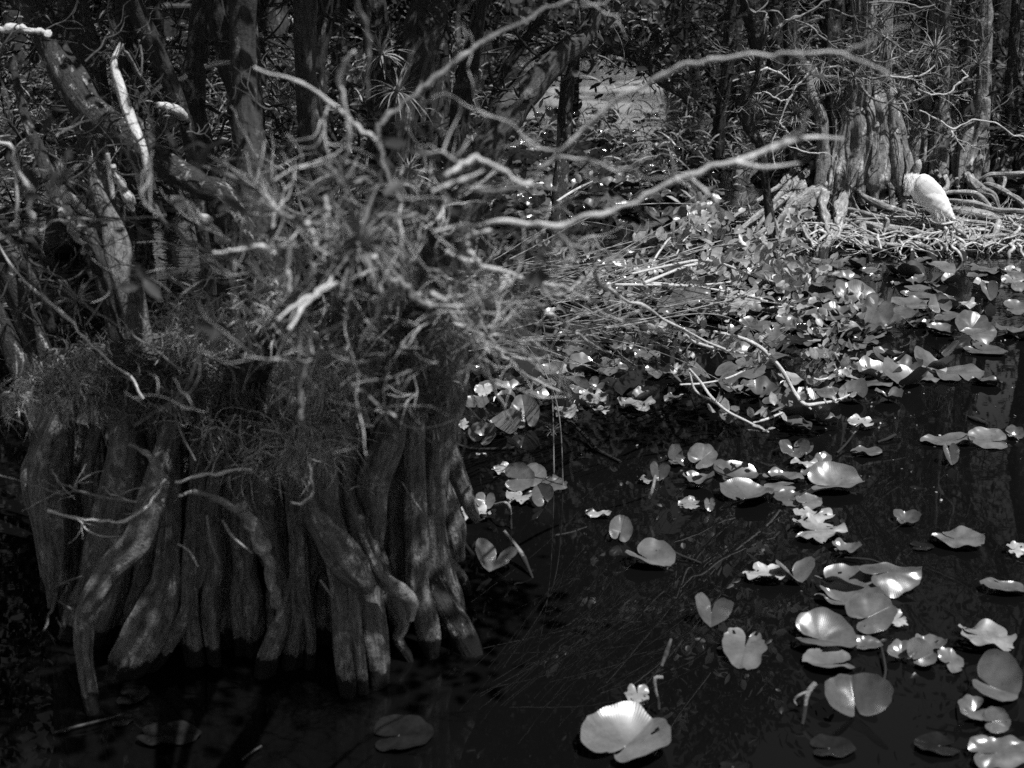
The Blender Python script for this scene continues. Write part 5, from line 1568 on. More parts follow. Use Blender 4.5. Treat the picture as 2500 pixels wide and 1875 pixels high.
PADS = [
    # tile, x, y, w, h, notch heading, kind, label
    ('I', 540, 410, 270, 112, 0, 't', 'flat pale pad with a ragged right end, left one of the joined trio'),
    ('I', 735, 392, 250, 170, 110, 'v', 'heart-shaped pad with two raised lobes beside the flat ragged one'),
    ('I', 1050, 435, 370, 165, 160, 'm', 'wide pad half shaded, its pale notch opening to the left'),
    ('I', 1345, 452, 410, 172, 190, 'f', 'long pointed oval pad with a bright midrib, tip to the right'),
    ('I', 1075, 545, 430, 105, 170, 'f', 'pale low pad lying under the half shaded wide one'),
    ('I', 1228, 672, 325, 255, 200, 'm', 'round ribbed pad with notch low on its left edge'),
    ('I', 1380, 700, 130, 120, 20, 't', 'small torn pale pad behind the round ribbed one'),
    ('I', 922, 785, 405, 255, 170, 'm', 'big oval pad split into a dark upper and pale lower lobe'),
    ('I', 1205, 862, 180, 90, 180, 'f', 'small pad peeping out right of the big two-lobed oval'),
    ('I', 945, 967, 320, 140, 0, 'f', 'two-lobed pad floating just below the big two-lobed oval'),
    ('I', 215, 645, 240, 220, 80, 'v', 'pad folded into a pointed spout with a bright rib, on open water'),
    ('I', 411, 892, 275, 262, 60, 'f', 'smooth round pad with a bright curved crease and a fly-like speck'),
    ('I', 1118, 1192, 430, 275, 270, 'v', 'butterfly-like pad with two glossy drooping lobes'),
    ('I', 980, 1522, 280, 150, 180, 'd', 'dim crumpled wet pad with beads of light on its edge'),
    ('I', 1630, 1505, 280, 140, 0, 'd', 'dark heart-shaped pad near the bottom right'),
    ('I', 2060, 1560, 400, 190, 180, 'f', 'large dark pad cut off by the bottom right corner'),
    ('I', 1768, 180, 325, 135, 150, 'f', 'grey oval pad with a curled edge beside a crumpled scrap'),
    ('I', 1550, 242, 150, 66, 180, 'd', 'faint pad sunk just under the surface below the little domed one'),
    ('I', 1456, 58, 170, 88, 180, 'c', 'little domed pad with a glint on its lower rim'),
    ('I', 2065, 502, 290, 92, 0, 'f', 'flat narrow pad at the right edge with a slit on its right'),
    ('I', 1410, 912, 190, 130, 250, 'c', 'left pad of the glossy cluster, curled like a cup'),
    ('I', 1552, 930, 190, 185, 200, 'v', 'twisted pad in the middle of the glossy cluster'),
    ('I', 1602, 862, 190, 115, 180, 'c', 'arched pad at the back of the glossy cluster'),
    ('I', 1735, 972, 150, 165, 200, 'f', 'squarish grey pad at the right of the glossy cluster'),
    ('I', 1930, 805, 385, 205, 160, 't', 'long chewed pale pad with dark gaps by the right edge'),
    ('I', 2030, 1085, 330, 320, 150, 'v', 'large angular pad with a shadowed gap under it, right edge'),
    ('I', 1870, 1272, 210, 172, 20, 'c', 'pad with a dark hole left of the pair under the angular one'),
    ('I', 2028, 1352, 180, 170, 190, 'm', 'rounded pad right of the pair under the angular one'),
    ('I', 900, 128, 340, 190, 180, 't', 'brightest torn pad, sunlit white, in the centre right heap'),
    ('I', 850, 30, 270, 110, 30, 't', 'ragged bright pad on the back of the sunlit torn heap'),
    ('I', 350, 1645, 190, 60, 180, 'd', 'dim pad scraps cut off by the bottom edge'),
    ('I', 2150, 262, 120, 110, 180, 't', 'bleached curled pad among debris at the right edge'),
    ('I', 1070, 250, 190, 100, 180, 'c', 'grey pad drooping under the sunlit torn heap'),
    ('H', 1000, 298, 270, 215, 70, 'v', 'two-eared pad with dark pinholes right beside the stump'),
    ('H', 1790, 130, 150, 175, 250, 'u', 'upright ear-shaped pad left of the dark-hollowed one'),
    ('H', 1975, 290, 320, 180, 150, 'm', 'curved pale pad cradling a dark hollow, alone on open water'),
    ('H', 405, 1435, 385, 255, 190, 'd', 'dark wet pad with silver glints in front of the stump'),
    ('H', 1820, 1450, 570, 400, 225, 'm', 'largest pad at the bottom edge, upper half in shadow'),
    ('H', 1895, 1195, 160, 140, 90, 't', 'withered curled pad on the stalk behind the largest pad'),
    ('H', 860, 20, 270, 130, 20, 't', 'sunlit pad tucked behind the stump\'s right roots'),
    ('H', 1645, 30, 170, 60, 0, 't', 'small scrap of pad floating in the middle channel'),
    ('E', 925, 1165, 180, 160, 250, 'c', 'round cupped pad left in the trio beside the stump'),
    ('E', 1062, 1100, 240, 165, 320, 'v', 'pointed two-lobed pad in the middle of the trio beside the stump'),
    ('E', 1202, 1020, 190, 215, 280, 'u', 'upright pad showing its bright inner face in the trio beside the stump'),
    ('E', 805, 1105, 70, 80, 0, 't', 'small white pad piece touching the stump\'s right shoulder'),
    ('E', 935, 885, 120, 95, 100, 't', 'crinkled little pad above the trio beside the stump'),
    ('E', 1062, 1392, 150, 90, 180, 't', 'small pad with a round rotten hole, top left of the flower-like group'),
    ('E', 1170, 1450, 190, 190, 180, 'm', 'torn centre pad of the flower-like group'),
    ('E', 1275, 1435, 140, 150, 220, 'u', 'rounded raised pad at the back of the flower-like group'),
    ('E', 1395, 1492, 170, 120, 180, 'f', 'oval pad stretching right of the flower-like group'),
    ('E', 1175, 1575, 190, 90, 60, 't', 'bright lower petal-like pad of the flower-like group'),
    ('E', 1320, 1565, 140, 150, 300, 'v', 'rolled grey pad drooping from the flower-like group'),
    ('E', 945, 1605, 130, 110, 80, 'u', 'half-raised pad just behind the stump\'s right roots'),
    ('E', 1365, 745, 190, 110, 200, 'c', 'arched pad at the left of the row under the branches'),
    ('E', 1495, 752, 180, 90, 180, 't', 'pad with two small holes in the row under the branches'),
    ('E', 1715, 722, 220, 125, 350, 'f', 'broad ribbed pad at the right of the row under the branches'),
    ('E', 1560, 850, 130, 115, 150, 'u', 'upright pad below the row under the branches'),
    ('E', 1668, 842, 110, 90, 40, 'c', 'rounded little pad beside the upright one'),
    ('E', 1655, 930, 190, 120, 80, 't', 'bright crumpled pad beneath the upright one'),
    ('E', 1465, 1022, 170, 92, 190, 't', 'chewed pad at the end of the long bare stick'),
    ('E', 1930, 965, 250, 105, 350, 't', 'jagged pale pad pointing right over black water'),
    ('E', 1700, 1010, 120, 60, 0, 't', 'low frayed pad beneath the crumpled bright one'),
    ('E', 2080, 1412, 130, 130, 90, 'v', 'small furled pad on the upright stalk in the channel'),
    ('E', 2000, 1460, 130, 60, 180, 't', 'bright scrap beside the small furled pad'),
    ('E', 2190, 1310, 100, 130, 180, 'v', 'curled pad left of the round ribbed pair'),
    ('F', 1082, 145, 168, 80, 350, 'c', 'small arched pad on two stalks near the top of the open water'),
    ('F', 880, 215, 190, 52, 0, 'f', 'thin flat pad left of the arched one on two stalks'),
    ('F', 1140, 245, 290, 78, 180, 'f', 'long wavy-edged pad at the back of the open water'),
    ('F', 910, 285, 230, 66, 10, 'f', 'glossy wavy pad left of the long wavy one'),
    ('F', 1680, 85, 190, 80, 200, 'f', 'grey oval pad just in front of the bird\'s root mat'),
    ('F', 1592, 147, 168, 72, 60, 'f', 'white heart-shaped pad in front of the grey oval one'),
    ('F', 1965, 95, 215, 72, 180, 'f', 'ribbed bright pad right of the grey oval one'),
    ('F', 2160, 130, 140, 70, 180, 'f', 'dark pad at the right edge before the roots'),
    ('F', 2175, 205, 110, 76, 180, 'f', 'pale pad cut by the right edge below the dark one'),
    ('F', 1232, 100, 130, 52, 20, 'f', 'small two-pronged pad before the left end of the roots'),
    ('F', 968, 60, 170, 56, 0, 'f', 'pad half hidden behind the shrub tips, left of the roots'),
    ('F', 1112, 45, 130, 36, 0, 'f', 'thin far pad against the shadow of the roots'),
    ('F', 1545, 240, 270, 88, 170, 'f', 'broad grey pad between the far roots and the tilted ones'),
    ('F', 1670, 312, 145, 132, 280, 'u', 'half round pad standing up behind the smooth broad one'),
    ('F', 1470, 312, 220, 88, 0, 'f', 'smooth pad behind the big folded upright one'),
    ('F', 1268, 368, 190, 230, 60, 'u', 'tall pointed pad standing on its stalk like a sail'),
    ('F', 1400, 390, 230, 118, 150, 'f', 'ribbed oval pad touching the sail-like one'),
    ('F', 1880, 440, 225, 165, 225, 'u', 'big tilted pad rising to the right near the sparkling water'),
    ('F', 1680, 488, 190, 80, 350, 'f', 'bright flat pad left of the big tilted one'),
    ('F', 1985, 235, 110, 130, 90, 'v', 'curled withered pad standing in the sparkling water'),
    ('F', 2165, 340, 150, 100, 180, 'f', 'smooth grey pad at the right edge by the sparkling water'),
    ('F', 2120, 480, 190, 66, 0, 'f', 'low pale pad between the tilted pad and the right edge'),
    ('F', 1955, 612, 270, 76, 160, 'f', 'lone narrow bright pad floating on black water'),
    ('F', 1685, 610, 210, 112, 90, 'v', 'clam-like pad open in two cupped halves'),
    ('F', 1780, 757, 330, 115, 290, 'f', 'large fan-ribbed pad with a bright rim'),
    ('F', 1965, 805, 190, 52, 0, 'f', 'narrow pad poking out right of the fan-ribbed one'),
    ('F', 1440, 712, 220, 130, 300, 'c', 'bright fan-ribbed pad left of the large one'),
    ('F', 1612, 772, 140, 110, 180, 'f', 'dark shaded pad between the two fan-ribbed ones'),
    ('F', 1410, 645, 190, 40, 0, 'f', 'thin pad lying behind the bright fan-ribbed one'),
    ('F', 1080, 508, 165, 82, 330, 'v', 'grey folded pad right of the blurred shrub tips'),
    ('F', 1172, 552, 190, 62, 0, 'f', 'pale winged pad joined to the grey folded one'),
    ('F', 1000, 408, 230, 66, 180, 'f', 'dull flat pad behind the grey folded one'),
    ('F', 690, 440, 210, 112, 160, 'f', 'broad pad seen through the shrub stems'),
    ('F', 600, 492, 140, 90, 90, 'c', 'cupped pad left in the shrub stems'),
    ('F', 860, 540, 260, 82, 180, 'f', 'bright pad right behind the round shrub leaves'),
    ('F', 590, 592, 180, 82, 180, 'f', 'bright pad crossed by the thick bent stem'),
    ('F', 400, 622, 230, 80, 180, 'f', 'glaring pad under the mesh of stems'),
    ('F', 510, 862, 262, 135, 280, 'c', 'shell-shaped ribbed pad left of the bent stem'),
    ('F', 740, 800, 210, 92, 180, 't', 'holed pad just right of the bent stem'),
    ('F', 620, 935, 180, 72, 160, 'f', 'pale pad right under the shell-shaped one'),
    ('F', 820, 1000, 200, 92, 350, 'f', 'dark triangular pad at the lower tip of the bent stem'),
    ('F', 940, 892, 200, 76, 190, 'f', 'pale leaf-like pad beside the stem\'s lower end'),
    ('F', 1245, 825, 270, 58, 180, 'f', 'long pale pad in the crowded right middle'),
    ('F', 1110, 782, 240, 100, 180, 'f', 'dark smooth pad behind the long pale one'),
    ('F', 1120, 880, 190, 140, 340, 'v', 'twisted pad under the long pale one'),
    ('F', 1350, 905, 180, 84, 90, 'c', 'bowl-like grey pad right of the twisted one'),
    ('F', 952, 1055, 170, 72, 180, 'c', 'rolled-edge pad over dark water, left of the torn leaf'),
    ('F', 740, 1090, 212, 100, 160, 'm', 'glossy scalloped pad over dark water'),
    ('F', 700, 1045, 190, 50, 0, 'f', 'thin pad behind the glossy scalloped one'),
    ('F', 1165, 1078, 180, 84, 200, 't', 'spotted torn leaf under the bowl-like pad'),
    ('F', 310, 1042, 130, 96, 90, 'v', 'little pouch-shaped pad hooked by a stem tip'),
    ('F', 1205, 1262, 200, 68, 180, 'f', 'smooth boat-shaped pad beside a pale stick'),
    ('F', 735, 1250, 200, 115, 90, 'c', 'left one of the two glossy round pads over the channel'),
    ('F', 808, 1235, 110, 110, 190, 'u', 'right raised one of the two glossy round pads'),
    ('F', 148, 1300, 190, 165, 215, 'u', 'round pad with a clear diagonal rib'),
    ('F', 20, 1310, 90, 100, 0, 'c', 'pad next to the round one with the diagonal rib'),
    ('F', 800, 1335, 190, 60, 180, 't', 'mottled flat pad behind the glossy folded heap'),
    ('F', 920, 1310, 110, 80, 225, 'u', 'small raised pad behind the glossy folded heap'),
    ('F', 1010, 1440, 340, 180, 180, 'm', 'glossy folded heap of pad with a metallic sheen'),
    ('F', 870, 1400, 190, 80, 0, 'f', 'dull pad left under the glossy folded heap'),
    ('F', 375, 1400, 305, 130, 190, 'm', 'wide arched pad with a dark fold at the back of the left heap'),
    ('F', 435, 1532, 345, 150, 200, 'm', 'wide holed pad with a small oval hole, front of the left heap'),
    ('F', 665, 1420, 270, 62, 170, 'f', 'pale flat pad between the left heap and the glossy one'),
    ('F', 640, 1492, 200, 66, 0, 'f', 'pale pad below the flat one between the heaps'),
    ('F', 690, 1565, 180, 110, 340, 'f', 'smooth pad sliding down right of the wide holed one'),
    ('F', 830, 1590, 170, 110, 200, 'f', 'rough dark-edged pad under the glossy folded heap'),
    ('F', 120, 1440, 200, 92, 180, 'c', 'creased pad under the round one with the diagonal rib'),
    ('F', 60, 1602, 140, 90, 0, 't', 'bright sunlit pad with a stalk in the middle channel'),
    ('F', 190, 1610, 70, 90, 90, 'u', 'small dark upright pad beside the bright sunlit one'),
    ('F', 1712, 1185, 330, 84, 0, 'f', 'long pointed pad, left wing of the big joined pair'),
    ('F', 1980, 1182, 250, 148, 350, 'f', 'broad smooth pad, right wing of the big joined pair'),
    ('F', 1740, 1285, 100, 140, 90, 'v', 'drooping triangular pad hanging under the joined pair'),
    ('F', 2160, 1145, 120, 90, 180, 'c', 'creased grey pad right of the joined pair'),
    ('D', 60, 948, 335, 112, 0, 'f', 'bright fan-ribbed pad at the far left edge'),
    ('D', 75, 325, 235, 92, 180, 't', 'ragged pale pad at the left edge, behind the trees'),
    ('D', 40, 205, 220, 96, 180, 'f', 'bright pad behind the ragged one at the left edge'),
    ('D', 40, 560, 110, 70, 180, 'c', 'small curled pad at the left edge by a floating stick'),
    ('G', 850, 1192, 190, 130, 180, 'd', 'dark upright pad in the shade at the stump\'s foot'),
    ('G', 1090, 1440, 400, 150, 180, 'd', 'big shadowed pad with a pale curled rim, bottom left'),
    ('G', 790, 1348, 130, 100, 180, 'd', 'little shadowed pad between two dark ones, bottom left'),
    ('G', 410, 1410, 90, 44, 180, 'd', 'smallest dim pad floating at the bottom left'),
]
for q in PADS:
    lily(*q)

# the crowded drift behind the tangled branches, and the patches further off
r6 = np.random.RandomState(66)
GR1 = ('grey lily pad crowded among others in the drift beyond the tangled branches', 'lily pads crowded in the drift beyond the branches')
GR2 = ('small far lily pad on the bright water beyond the leaning trunk', 'far lily pads on the bright water')
GR3 = ('small lily pad among the floating ones at the far left edge', 'lily pads beyond the left trees')
n1 = 0
while n1 < 92:
    x, y = r6.uniform(1120, 2120), r6.uniform(300, 745)
    if y > 640 + (x - 1400) * 0.02 and x > 1900:
        continue
    if x > 1750 and y < 600 and x > 1750 + (600 - y) * 0.2 - 40:
        continue
    if x > 1930 or (x < 1500 and y > 700):
        continue
    sc = 28 + 52 * (y - 280) / 400
    w = sc * r6.uniform(0.8, 1.5)
    lily('U', x, y, w, w * r6.uniform(0.28, 0.62), r6.uniform(0, 360), r6.choice(['f', 'f', 'c', 't', 'v', 'u']), GR1[0], GR1[1])
    n1 += 1
for _ in range(20):
    x, y = r6.uniform(1240, 1560), r6.uniform(262, 380)
    sc = 26 + 20 * (y - 260) / 100
    w = sc * r6.uniform(0.8, 1.5)
    if y < 275 and r6.rand() < 0.5:
        continue
    lily('U', x, y, w, w * r6.uniform(0.3, 0.8), r6.uniform(0, 360), r6.choice(['f', 'c', 'v', 'u', 'u']), GR2[0], GR2[1], mat='lily_dim')  # far pads get a dark colour so they look unlit against bright water
for _ in range(8):
    x, y = r6.uniform(0, 85), r6.uniform(600, 760)
    lily('U', x, y, r6.uniform(40, 80), r6.uniform(14, 26), r6.uniform(0, 360), r6.choice(['f', 't']), GR3[0], GR3[1])

GR4 = ('modest lily pad lying low between the larger pads on the right-hand water', 'low pads between the larger ones on the right')
n1 = 0
while n1 < 42:
    x, y = r6.uniform(1690, 2500), r6.uniform(640, 990)
    if y > 990 - abs(x - 1950) * 0.25:
        continue
    w = (60 + 50 * (y - 640) / 350) * r6.uniform(0.8, 1.25)
    lily('U', x, y, w, w * r6.uniform(0.3, 0.45), r6.uniform(0, 360), r6.choice(['f', 'f', 'c', 't', 'v']), GR4[0], GR4[1], lift=0.0)
    n1 += 1
carpet, carpet_dark = MB(), MB()  # carpet_dark leaves have their shade put into the colour
n1 = 0
while n1 < 330:
    x, y = r6.uniform(1120, 2000), r6.uniform(268, 760)
    if x > 1760 and y < 620 or x > 1900 and y < 690 or (x < 1500 and y > 720):
        continue
    if y < 330 and (x > 1640 or x < 1230):
        continue
    sc = 26 + 46 * (y - 260) / 400
    w = sc * r6.uniform(0.7, 1.5)
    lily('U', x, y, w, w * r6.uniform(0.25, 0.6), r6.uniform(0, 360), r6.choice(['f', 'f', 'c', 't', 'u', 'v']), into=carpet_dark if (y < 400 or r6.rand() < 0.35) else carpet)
    n1 += 1
for _ in range(120):
    x, y = r6.uniform(1620, 2330), r6.uniform(630, 900)
    if y > 900 - abs(x - 1900) * 0.3:
        continue
    w = (34 + 34 * (y - 630) / 270) * r6.uniform(0.7, 1.4)
    lily('U', x, y, w, w * r6.uniform(0.25, 0.5), r6.uniform(0, 360), r6.choice(['f', 'f', 'c', 't', 'v']), into=carpet if r6.rand() < .6 else carpet_dark)
for _ in range(46):
    x, y = r6.uniform(1140, 1780), r6.uniform(750, 985)
    w = (48 + 20 * (y - 750) / 230) * r6.uniform(0.7, 1.4)
    lily('U', x, y, w, w * r6.uniform(0.3, 0.55), r6.uniform(0, 360), r6.choice(['f', 'c', 't', 'v']), into=carpet if r6.rand() < .7 else carpet_dark)
deb = MB()
dp = []
for _ in range(420):
    x, y = r6.uniform(1130, 2500), r6.uniform(640, 1400)
    if r6.rand() < (y - 640) / 600:
        continue
    g_ = G('U', x, y)
    for _k in range(r6.randint(1, 5)):
        dp.append((g_.x + r6.normal() * .06, g_.y + r6.normal() * .08, 0.004))
leaves(deb, dp, 0.018, r6, -0.2, 0.7)
o = deb.build('floating_debris', M['leaf'])
tag(o, 'tiny leaf scraps and flecks drifting on the black water', 'debris', None, 'stuff')
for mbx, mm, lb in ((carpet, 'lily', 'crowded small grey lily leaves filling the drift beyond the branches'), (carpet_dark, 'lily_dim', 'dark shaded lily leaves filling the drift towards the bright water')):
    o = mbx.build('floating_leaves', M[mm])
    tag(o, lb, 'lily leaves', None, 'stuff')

# sticks and loose stalks on the water
STICKS = [
    ('slender bare stick lying across open water from the chewed pad', 'E', 0.0, [(1440, 1060, 11, .06), (1520, 1115, 11, .05), (1590, 1180, 11, .03), (1660, 1260, 11, .02), (1740, 1310, 11, .01), (1825, 1352, 12, .01)]),
    ('curved stick with a nub floating against the stump', 'E', 0.0, [(755, 1235, 10, .02), (850, 1265, 9, .01), (1000, 1268, 9, .01), (1135, 1262, 11, .01)]),
    ('knobbly dark stick slanting into the water by the two-eared pad', 'H', 0.0, [(1045, 145, 12, .2), (1110, 225, 14, .12), (1165, 310, 18, .07), (1205, 390, 10, .03), (1240, 475, 7, -.02)]),
    ('straight pale stem running from the dark-hollowed pad', 'H', 0.0, [(2120, 275, 9, .03), (2180, 305, 8, .02), (2300, 350, 7, .005)]),
    ('hooked pale stick standing out of black water', 'I', 0.0, [(865, 1118, 18, .14), (825, 1165, 18, .11), (805, 1220, 15, .08), (795, 1300, 13, .04), (780, 1380, 10, .0)]),
    ('thin curved side prong of the hooked stick', 'I', 0.0, [(820, 1170, 10, .11), (760, 1195, 9, .10), (728, 1225, 9, .08), (745, 1260, 8, .07)]),
    ('long thin stalk dropping from the glossy cluster to the butterfly pad', 'I', 0.0, [(1285, 890, 7, .03), (1300, 960, 9, .03), (1310, 1040, 9, .02), (1290, 1130, 8, .01), (1265, 1190, 7, .01)]),
    ('pale stem arching behind the joined ovals', 'I', 0.0, [(1050, 318, 7, .02), (1120, 322, 8, .03), (1220, 332, 7, .03), (1300, 362, 6, .01)]),
    ('short white floating stick beside the boat-shaped pad', 'F', 0.0, [(1270, 1210, 9, .01), (1330, 1190, 11, .02), (1385, 1162, 10, .03)]),
    ('broken twig fork lying left of the boat-shaped pad', 'F', 0.0, [(1010, 1280, 8, .02), (1060, 1230, 8, .03), (1100, 1180, 7, .06), (1130, 1140, 5, .1)]),
    ('white withered leaf stalk floating under the lone narrow pad', 'F', 0.0, [(1850, 1045, 8, .01), (1900, 1065, 22, .01), (1975, 1092, 12, .01)]),
    ('bent grey stalk holding the furled pad upright', 'E', 0.0, [(2050, 1440, 12, .2), (2030, 1540, 12, .12), (1985, 1640, 12, .02)]),
    ('submerged pale stalk rising towards the withered pad', 'H', 0.0, [(2110, 840, 10, .02), (2080, 930, 16, .01), (2050, 1010, 10, .0)]),
    ('stalk bent over the withered pad at the bottom', 'H', 0.0, [(2055, 1080, 12, .16), (2010, 1085, 14, .17), (2010, 1150, 11, .12), (2030, 1230, 10, .06), (2035, 1290, 9, .03)]),
    ('faint stick adrift at the bottom, left of centre', 'G', 0.0, [(1545, 1605, 8, .01), (1600, 1560, 8, .02), (1665, 1520, 8, .02)]),
    ('long dim stick floating at the bottom left', 'G', 0.0, [(350, 1430, 8, .01), (500, 1390, 10, .02), (640, 1355, 8, .02), (760, 1320, 7, .01)]),
    ('pale floating stick at the left edge', 'D', 0.0, [(-60, 668, 10, .02), (40, 640, 14, .03), (120, 636, 14, .03), (185, 658, 10, .01)]),
    ('thin stem crossing the left edge water', 'D', 0.0, [(-60, 460, 5, .02), (100, 458, 6, .02), (270, 458, 5, .02)]),
    ('bent bright stalk pair right of the stump', 'E', 0.0, [(1010, 1630, 10, .1), (1080, 1620, 10, .16), (1105, 1650, 10, .14), (1110, 1720, 10, .06), (1115, 1790, 8, .0)]),
]
for lb, t, _, pts in STICKS:
    w, rad = [], []
    for x, y, q, hh in pts:
        p = G(t, x, y, hh)
        w.append(p)
        rad.append(R(t, q, p))
    mb = MB()
    tube(mb, w, rad, 8, 0.02, 0.05, 0.15, len(lb))
    o = mb.build('floating_stick', M['limb_grey'] if 'dim' not in lb and 'faint' not in lb and 'submerged' not in lb else M['twig'], None, tuple(w[0]))
    tag(o, lb, 'stick')

# ---------------------------------------------------------------- arching leafy shrub over the pads
shrub = thing('arching_shrub', 'mass of thin arching stems with round leaf sprays leaning right over the lily pads', 'shrub', tuple(G('E', 1500, 700)))
TR = [
    [('E', 1900, 130, 8, 8.2), ('F', 0, 60, 9, 8.8), ('F', 200, 45, 10, 9.2), ('F', 450, 130, 8, 9.6), ('F', 640, 190, 6, 9.9)],
    [('E', 1980, 190, 12, 8.4), ('F', 60, 75, 10, 8.9), ('F', 180, 90, 9, 9.3)],
    [('E', 1790, 200, 10, 8.4), ('F', 40, 205, 10, 9.2), ('F', 250, 235, 8, 9.6), ('F', 500, 290, 7, 9.8), ('F', 760, 350, 6, 10)],
    [('F', 30, 520, 12, 8.8), ('F', 100, 570, 11, 9.0), ('F', 290, 620, 8, 9.3), ('F', 560, 660, 6, 9.6)],
    [('F', 220, 500, 10, 9.0), ('F', 360, 530, 12, 9.2), ('F', 500, 590, 13, 9.3), ('F', 590, 670, 14, 9.3), ('F', 670, 770, 14, 9.3), ('F', 730, 880, 13, 9.3), ('F', 800, 965, 12, 9.2), ('F', 900, 960, 10, 9.3), ('F', 1010, 940, 8, 9.4), ('F', 1090, 905, 6, 9.5)],
    [('F', 730, 880, 8, 9.3), ('F', 790, 950, 8, 9.25), ('F', 845, 1000, 6, 9.2)],
    [('F', 60, 740, 9, 8.6), ('F', 130, 820, 10, 8.6), ('F', 200, 920, 10, 8.5), ('F', 300, 1010, 9, 8.5), ('F', 420, 1070, 8, 8.5), ('F', 570, 1145, 6, 8.5)],
    [('F', 60, 760, 7, 8.6), ('F', 100, 880, 8, 8.6), ('F', 220, 950, 8, 8.5), ('F', 300, 1010, 6, 8.5)],
    [('F', 470, 1085, 6, 8.5), ('F', 560, 1060, 9, 8.6), ('F', 660, 1020, 6, 8.7)],
    [('F', 0, 840, 6, 8.9), ('F', 160, 830, 7, 9), ('F', 330, 790, 7, 9.2), ('F', 520, 690, 6, 9.4)],
    [('F', 560, 350, 6, 9.9), ('F', 640, 340, 6, 10), ('F', 800, 350, 5, 10.1)],
    [('F', 860, 800, 7, 9.3), ('F', 900, 810, 8, 9.3), ('F', 970, 790, 6, 9.4), ('F', 1020, 760, 5, 9.4)],
    [('Q', 1030, 1500, 9, 9), ('Q', 1130, 1500, 12, 9.2), ('Q', 1350, 1510, 9, 9.5), ('Q', 1600, 1490, 7, 9.8), ('Q', 1720, 1440, 6, 10)],
    [('Q', 1060, 1430, 6, 9.2), ('Q', 1110, 1320, 8, 9.4), ('Q', 1180, 1220, 8, 9.6), ('Q', 1220, 1180, 5, 9.7)],
    [('Q', 1240, 1320, 6, 10), ('Q', 1290, 1220, 7, 10.1), ('Q', 1330, 1160, 5, 10.2), ('Q', 1330, 1000, 4, 10.2)],
    [('Q', 440, 945, 9, 11), ('Q', 560, 870, 9, 11.2), ('Q', 680, 810, 6, 11.4)],
]
r7 = np.random.RandomState(77)
stems = MB()
ends = []
for pts in TR:
    w = [P(a, b, c, e) for a, b, c, d, e in pts]
    rad = [R(a, d, p) for (a, b, c, d, e), p in zip(pts, w)]
    mb = MB()
    tube(mb, w, rad, 7, 0.03, 0.03, 0.12, r7.randint(9999))
    mb.build('stem', M['limb'], shrub)
    ends.append((w[-1], (w[-1] - w[-2]).normalized()))
for i in range(66):
    a = r7.rand()
    x0, y0 = r7.uniform(1080, 1500), r7.uniform(620, 860)
    x1, y1 = x0 + r7.uniform(220, 620), y0 + r7.uniform(-170, 190)
    if x1 > 2020:
        x1 = 2020 - r7.uniform(0, 80)
    Y0, Y1 = r7.uniform(8.0, 8.8), r7.uniform(9.2, 10.2)
    p0, p1 = P('U', x0, y0, Y0), P('U', x1, y1, Y1)
    if p0.z < 0.08 or p1.z < 0.08:
        continue
    mid = (p0 + p1) / 2 + Vector((r7.normal() * .07, r7.normal() * .07, r7.uniform(-0.06, 0.16)))
    r0 = r7.uniform(0.0022, 0.0048)
    tube(stems, [p0, mid, p1], [r0, r0 * .85, r0 * 0.4], 5, 0.06, 0, 0.12, i, cap=False)
    for _ in range(3):
        f = r7.uniform(0.3, 1)
        q = p0 * (1 - f) + p1 * f
        grow(stems, q, np.array(p1 - p0) + r7.normal(size=3) * 0.5, r7.uniform(0.1, 0.3), r0 * 0.55, 0, r7, None, 0, 0.2, 4)
    if r7.rand() < 0.6:
        ends.append((p1, (p1 - p0).normalized()))
root_p = P('E', 1330, 560, 8.6)
for i in range(2):
    a = Vector((root_p.x + r7.normal() * .1, root_p.y + r7.normal() * .1, -0.1))
    b = P('U', r7.uniform(1150, 1500), r7.uniform(640, 800), r7.uniform(8.2, 8.9))
    tube(stems, [a, (a + b) / 2 + Vector((r7.normal() * .08, 0, .1)), b], [0.005, 0.004, 0.003], 6, 0.06, 0, 0.1, i, cap=False)
stems.build('twigs', M['straw'], shrub)
lv = MB()
pp, dd = [], []
for p, d in ends:
    for _ in range(r7.randint(4, 10)):
        q = p - d * r7.uniform(0, 0.22) + Vector(r7.normal(size=3) * 0.03)
        pp.append(q)
        dd.append(np.array(d) * 0.5 + np.array([0, 0, 0.8]))
SPR = [(700, 120), (760, 90), (860, 130), (950, 110), (980, 90), (810, 190), (740, 210), (690, 390), (680, 470), (870, 440), (960, 440), (1000, 480), (880, 520), (1120, 310), (1130, 370), (1060, 420), (970, 620), (940, 700), (1000, 700),
       (1080, 700), (860, 780), (840, 740), (870, 700), (90, 60), (40, 20), (200, 30), (620, 60), (560, 20), (160, 100), (480, 80)]
for x, y in SPR:
    c = P('F', x, y, r7.uniform(9.2, 9.9))
    for _ in range(10):
        pp.append(c + Vector(r7.normal(size=3) * 0.05))
        dd.append(np.array([r7.normal() * .5, r7.normal() * .3, 0.8]))
SPQ = [(1380, 950), (1330, 1040), (1440, 1110), (1400, 1160), (1540, 1190), (1590, 1200), (1740, 1220), (1900, 1240), (2080, 1080), (2050, 1150), (2020, 1190), (430, 1250), (470, 1290), (640, 1290), (1640, 1300), (1830, 1350), (2020, 1290), (1480, 1350)]
for x, y in SPQ:
    c = P('Q', x, y, r7.uniform(8.6, 9.6))
    for _ in range(10):
        pp.append(c + Vector(r7.normal(size=3) * 0.05))
        dd.append(np.array([r7.normal() * .5, r7.normal() * .3, 0.8]))
leaves(lv, pp, 0.085, r7, 0.6, 0.62, dirs=dd)
lv.build('leaves', M['leaf'], shrub)

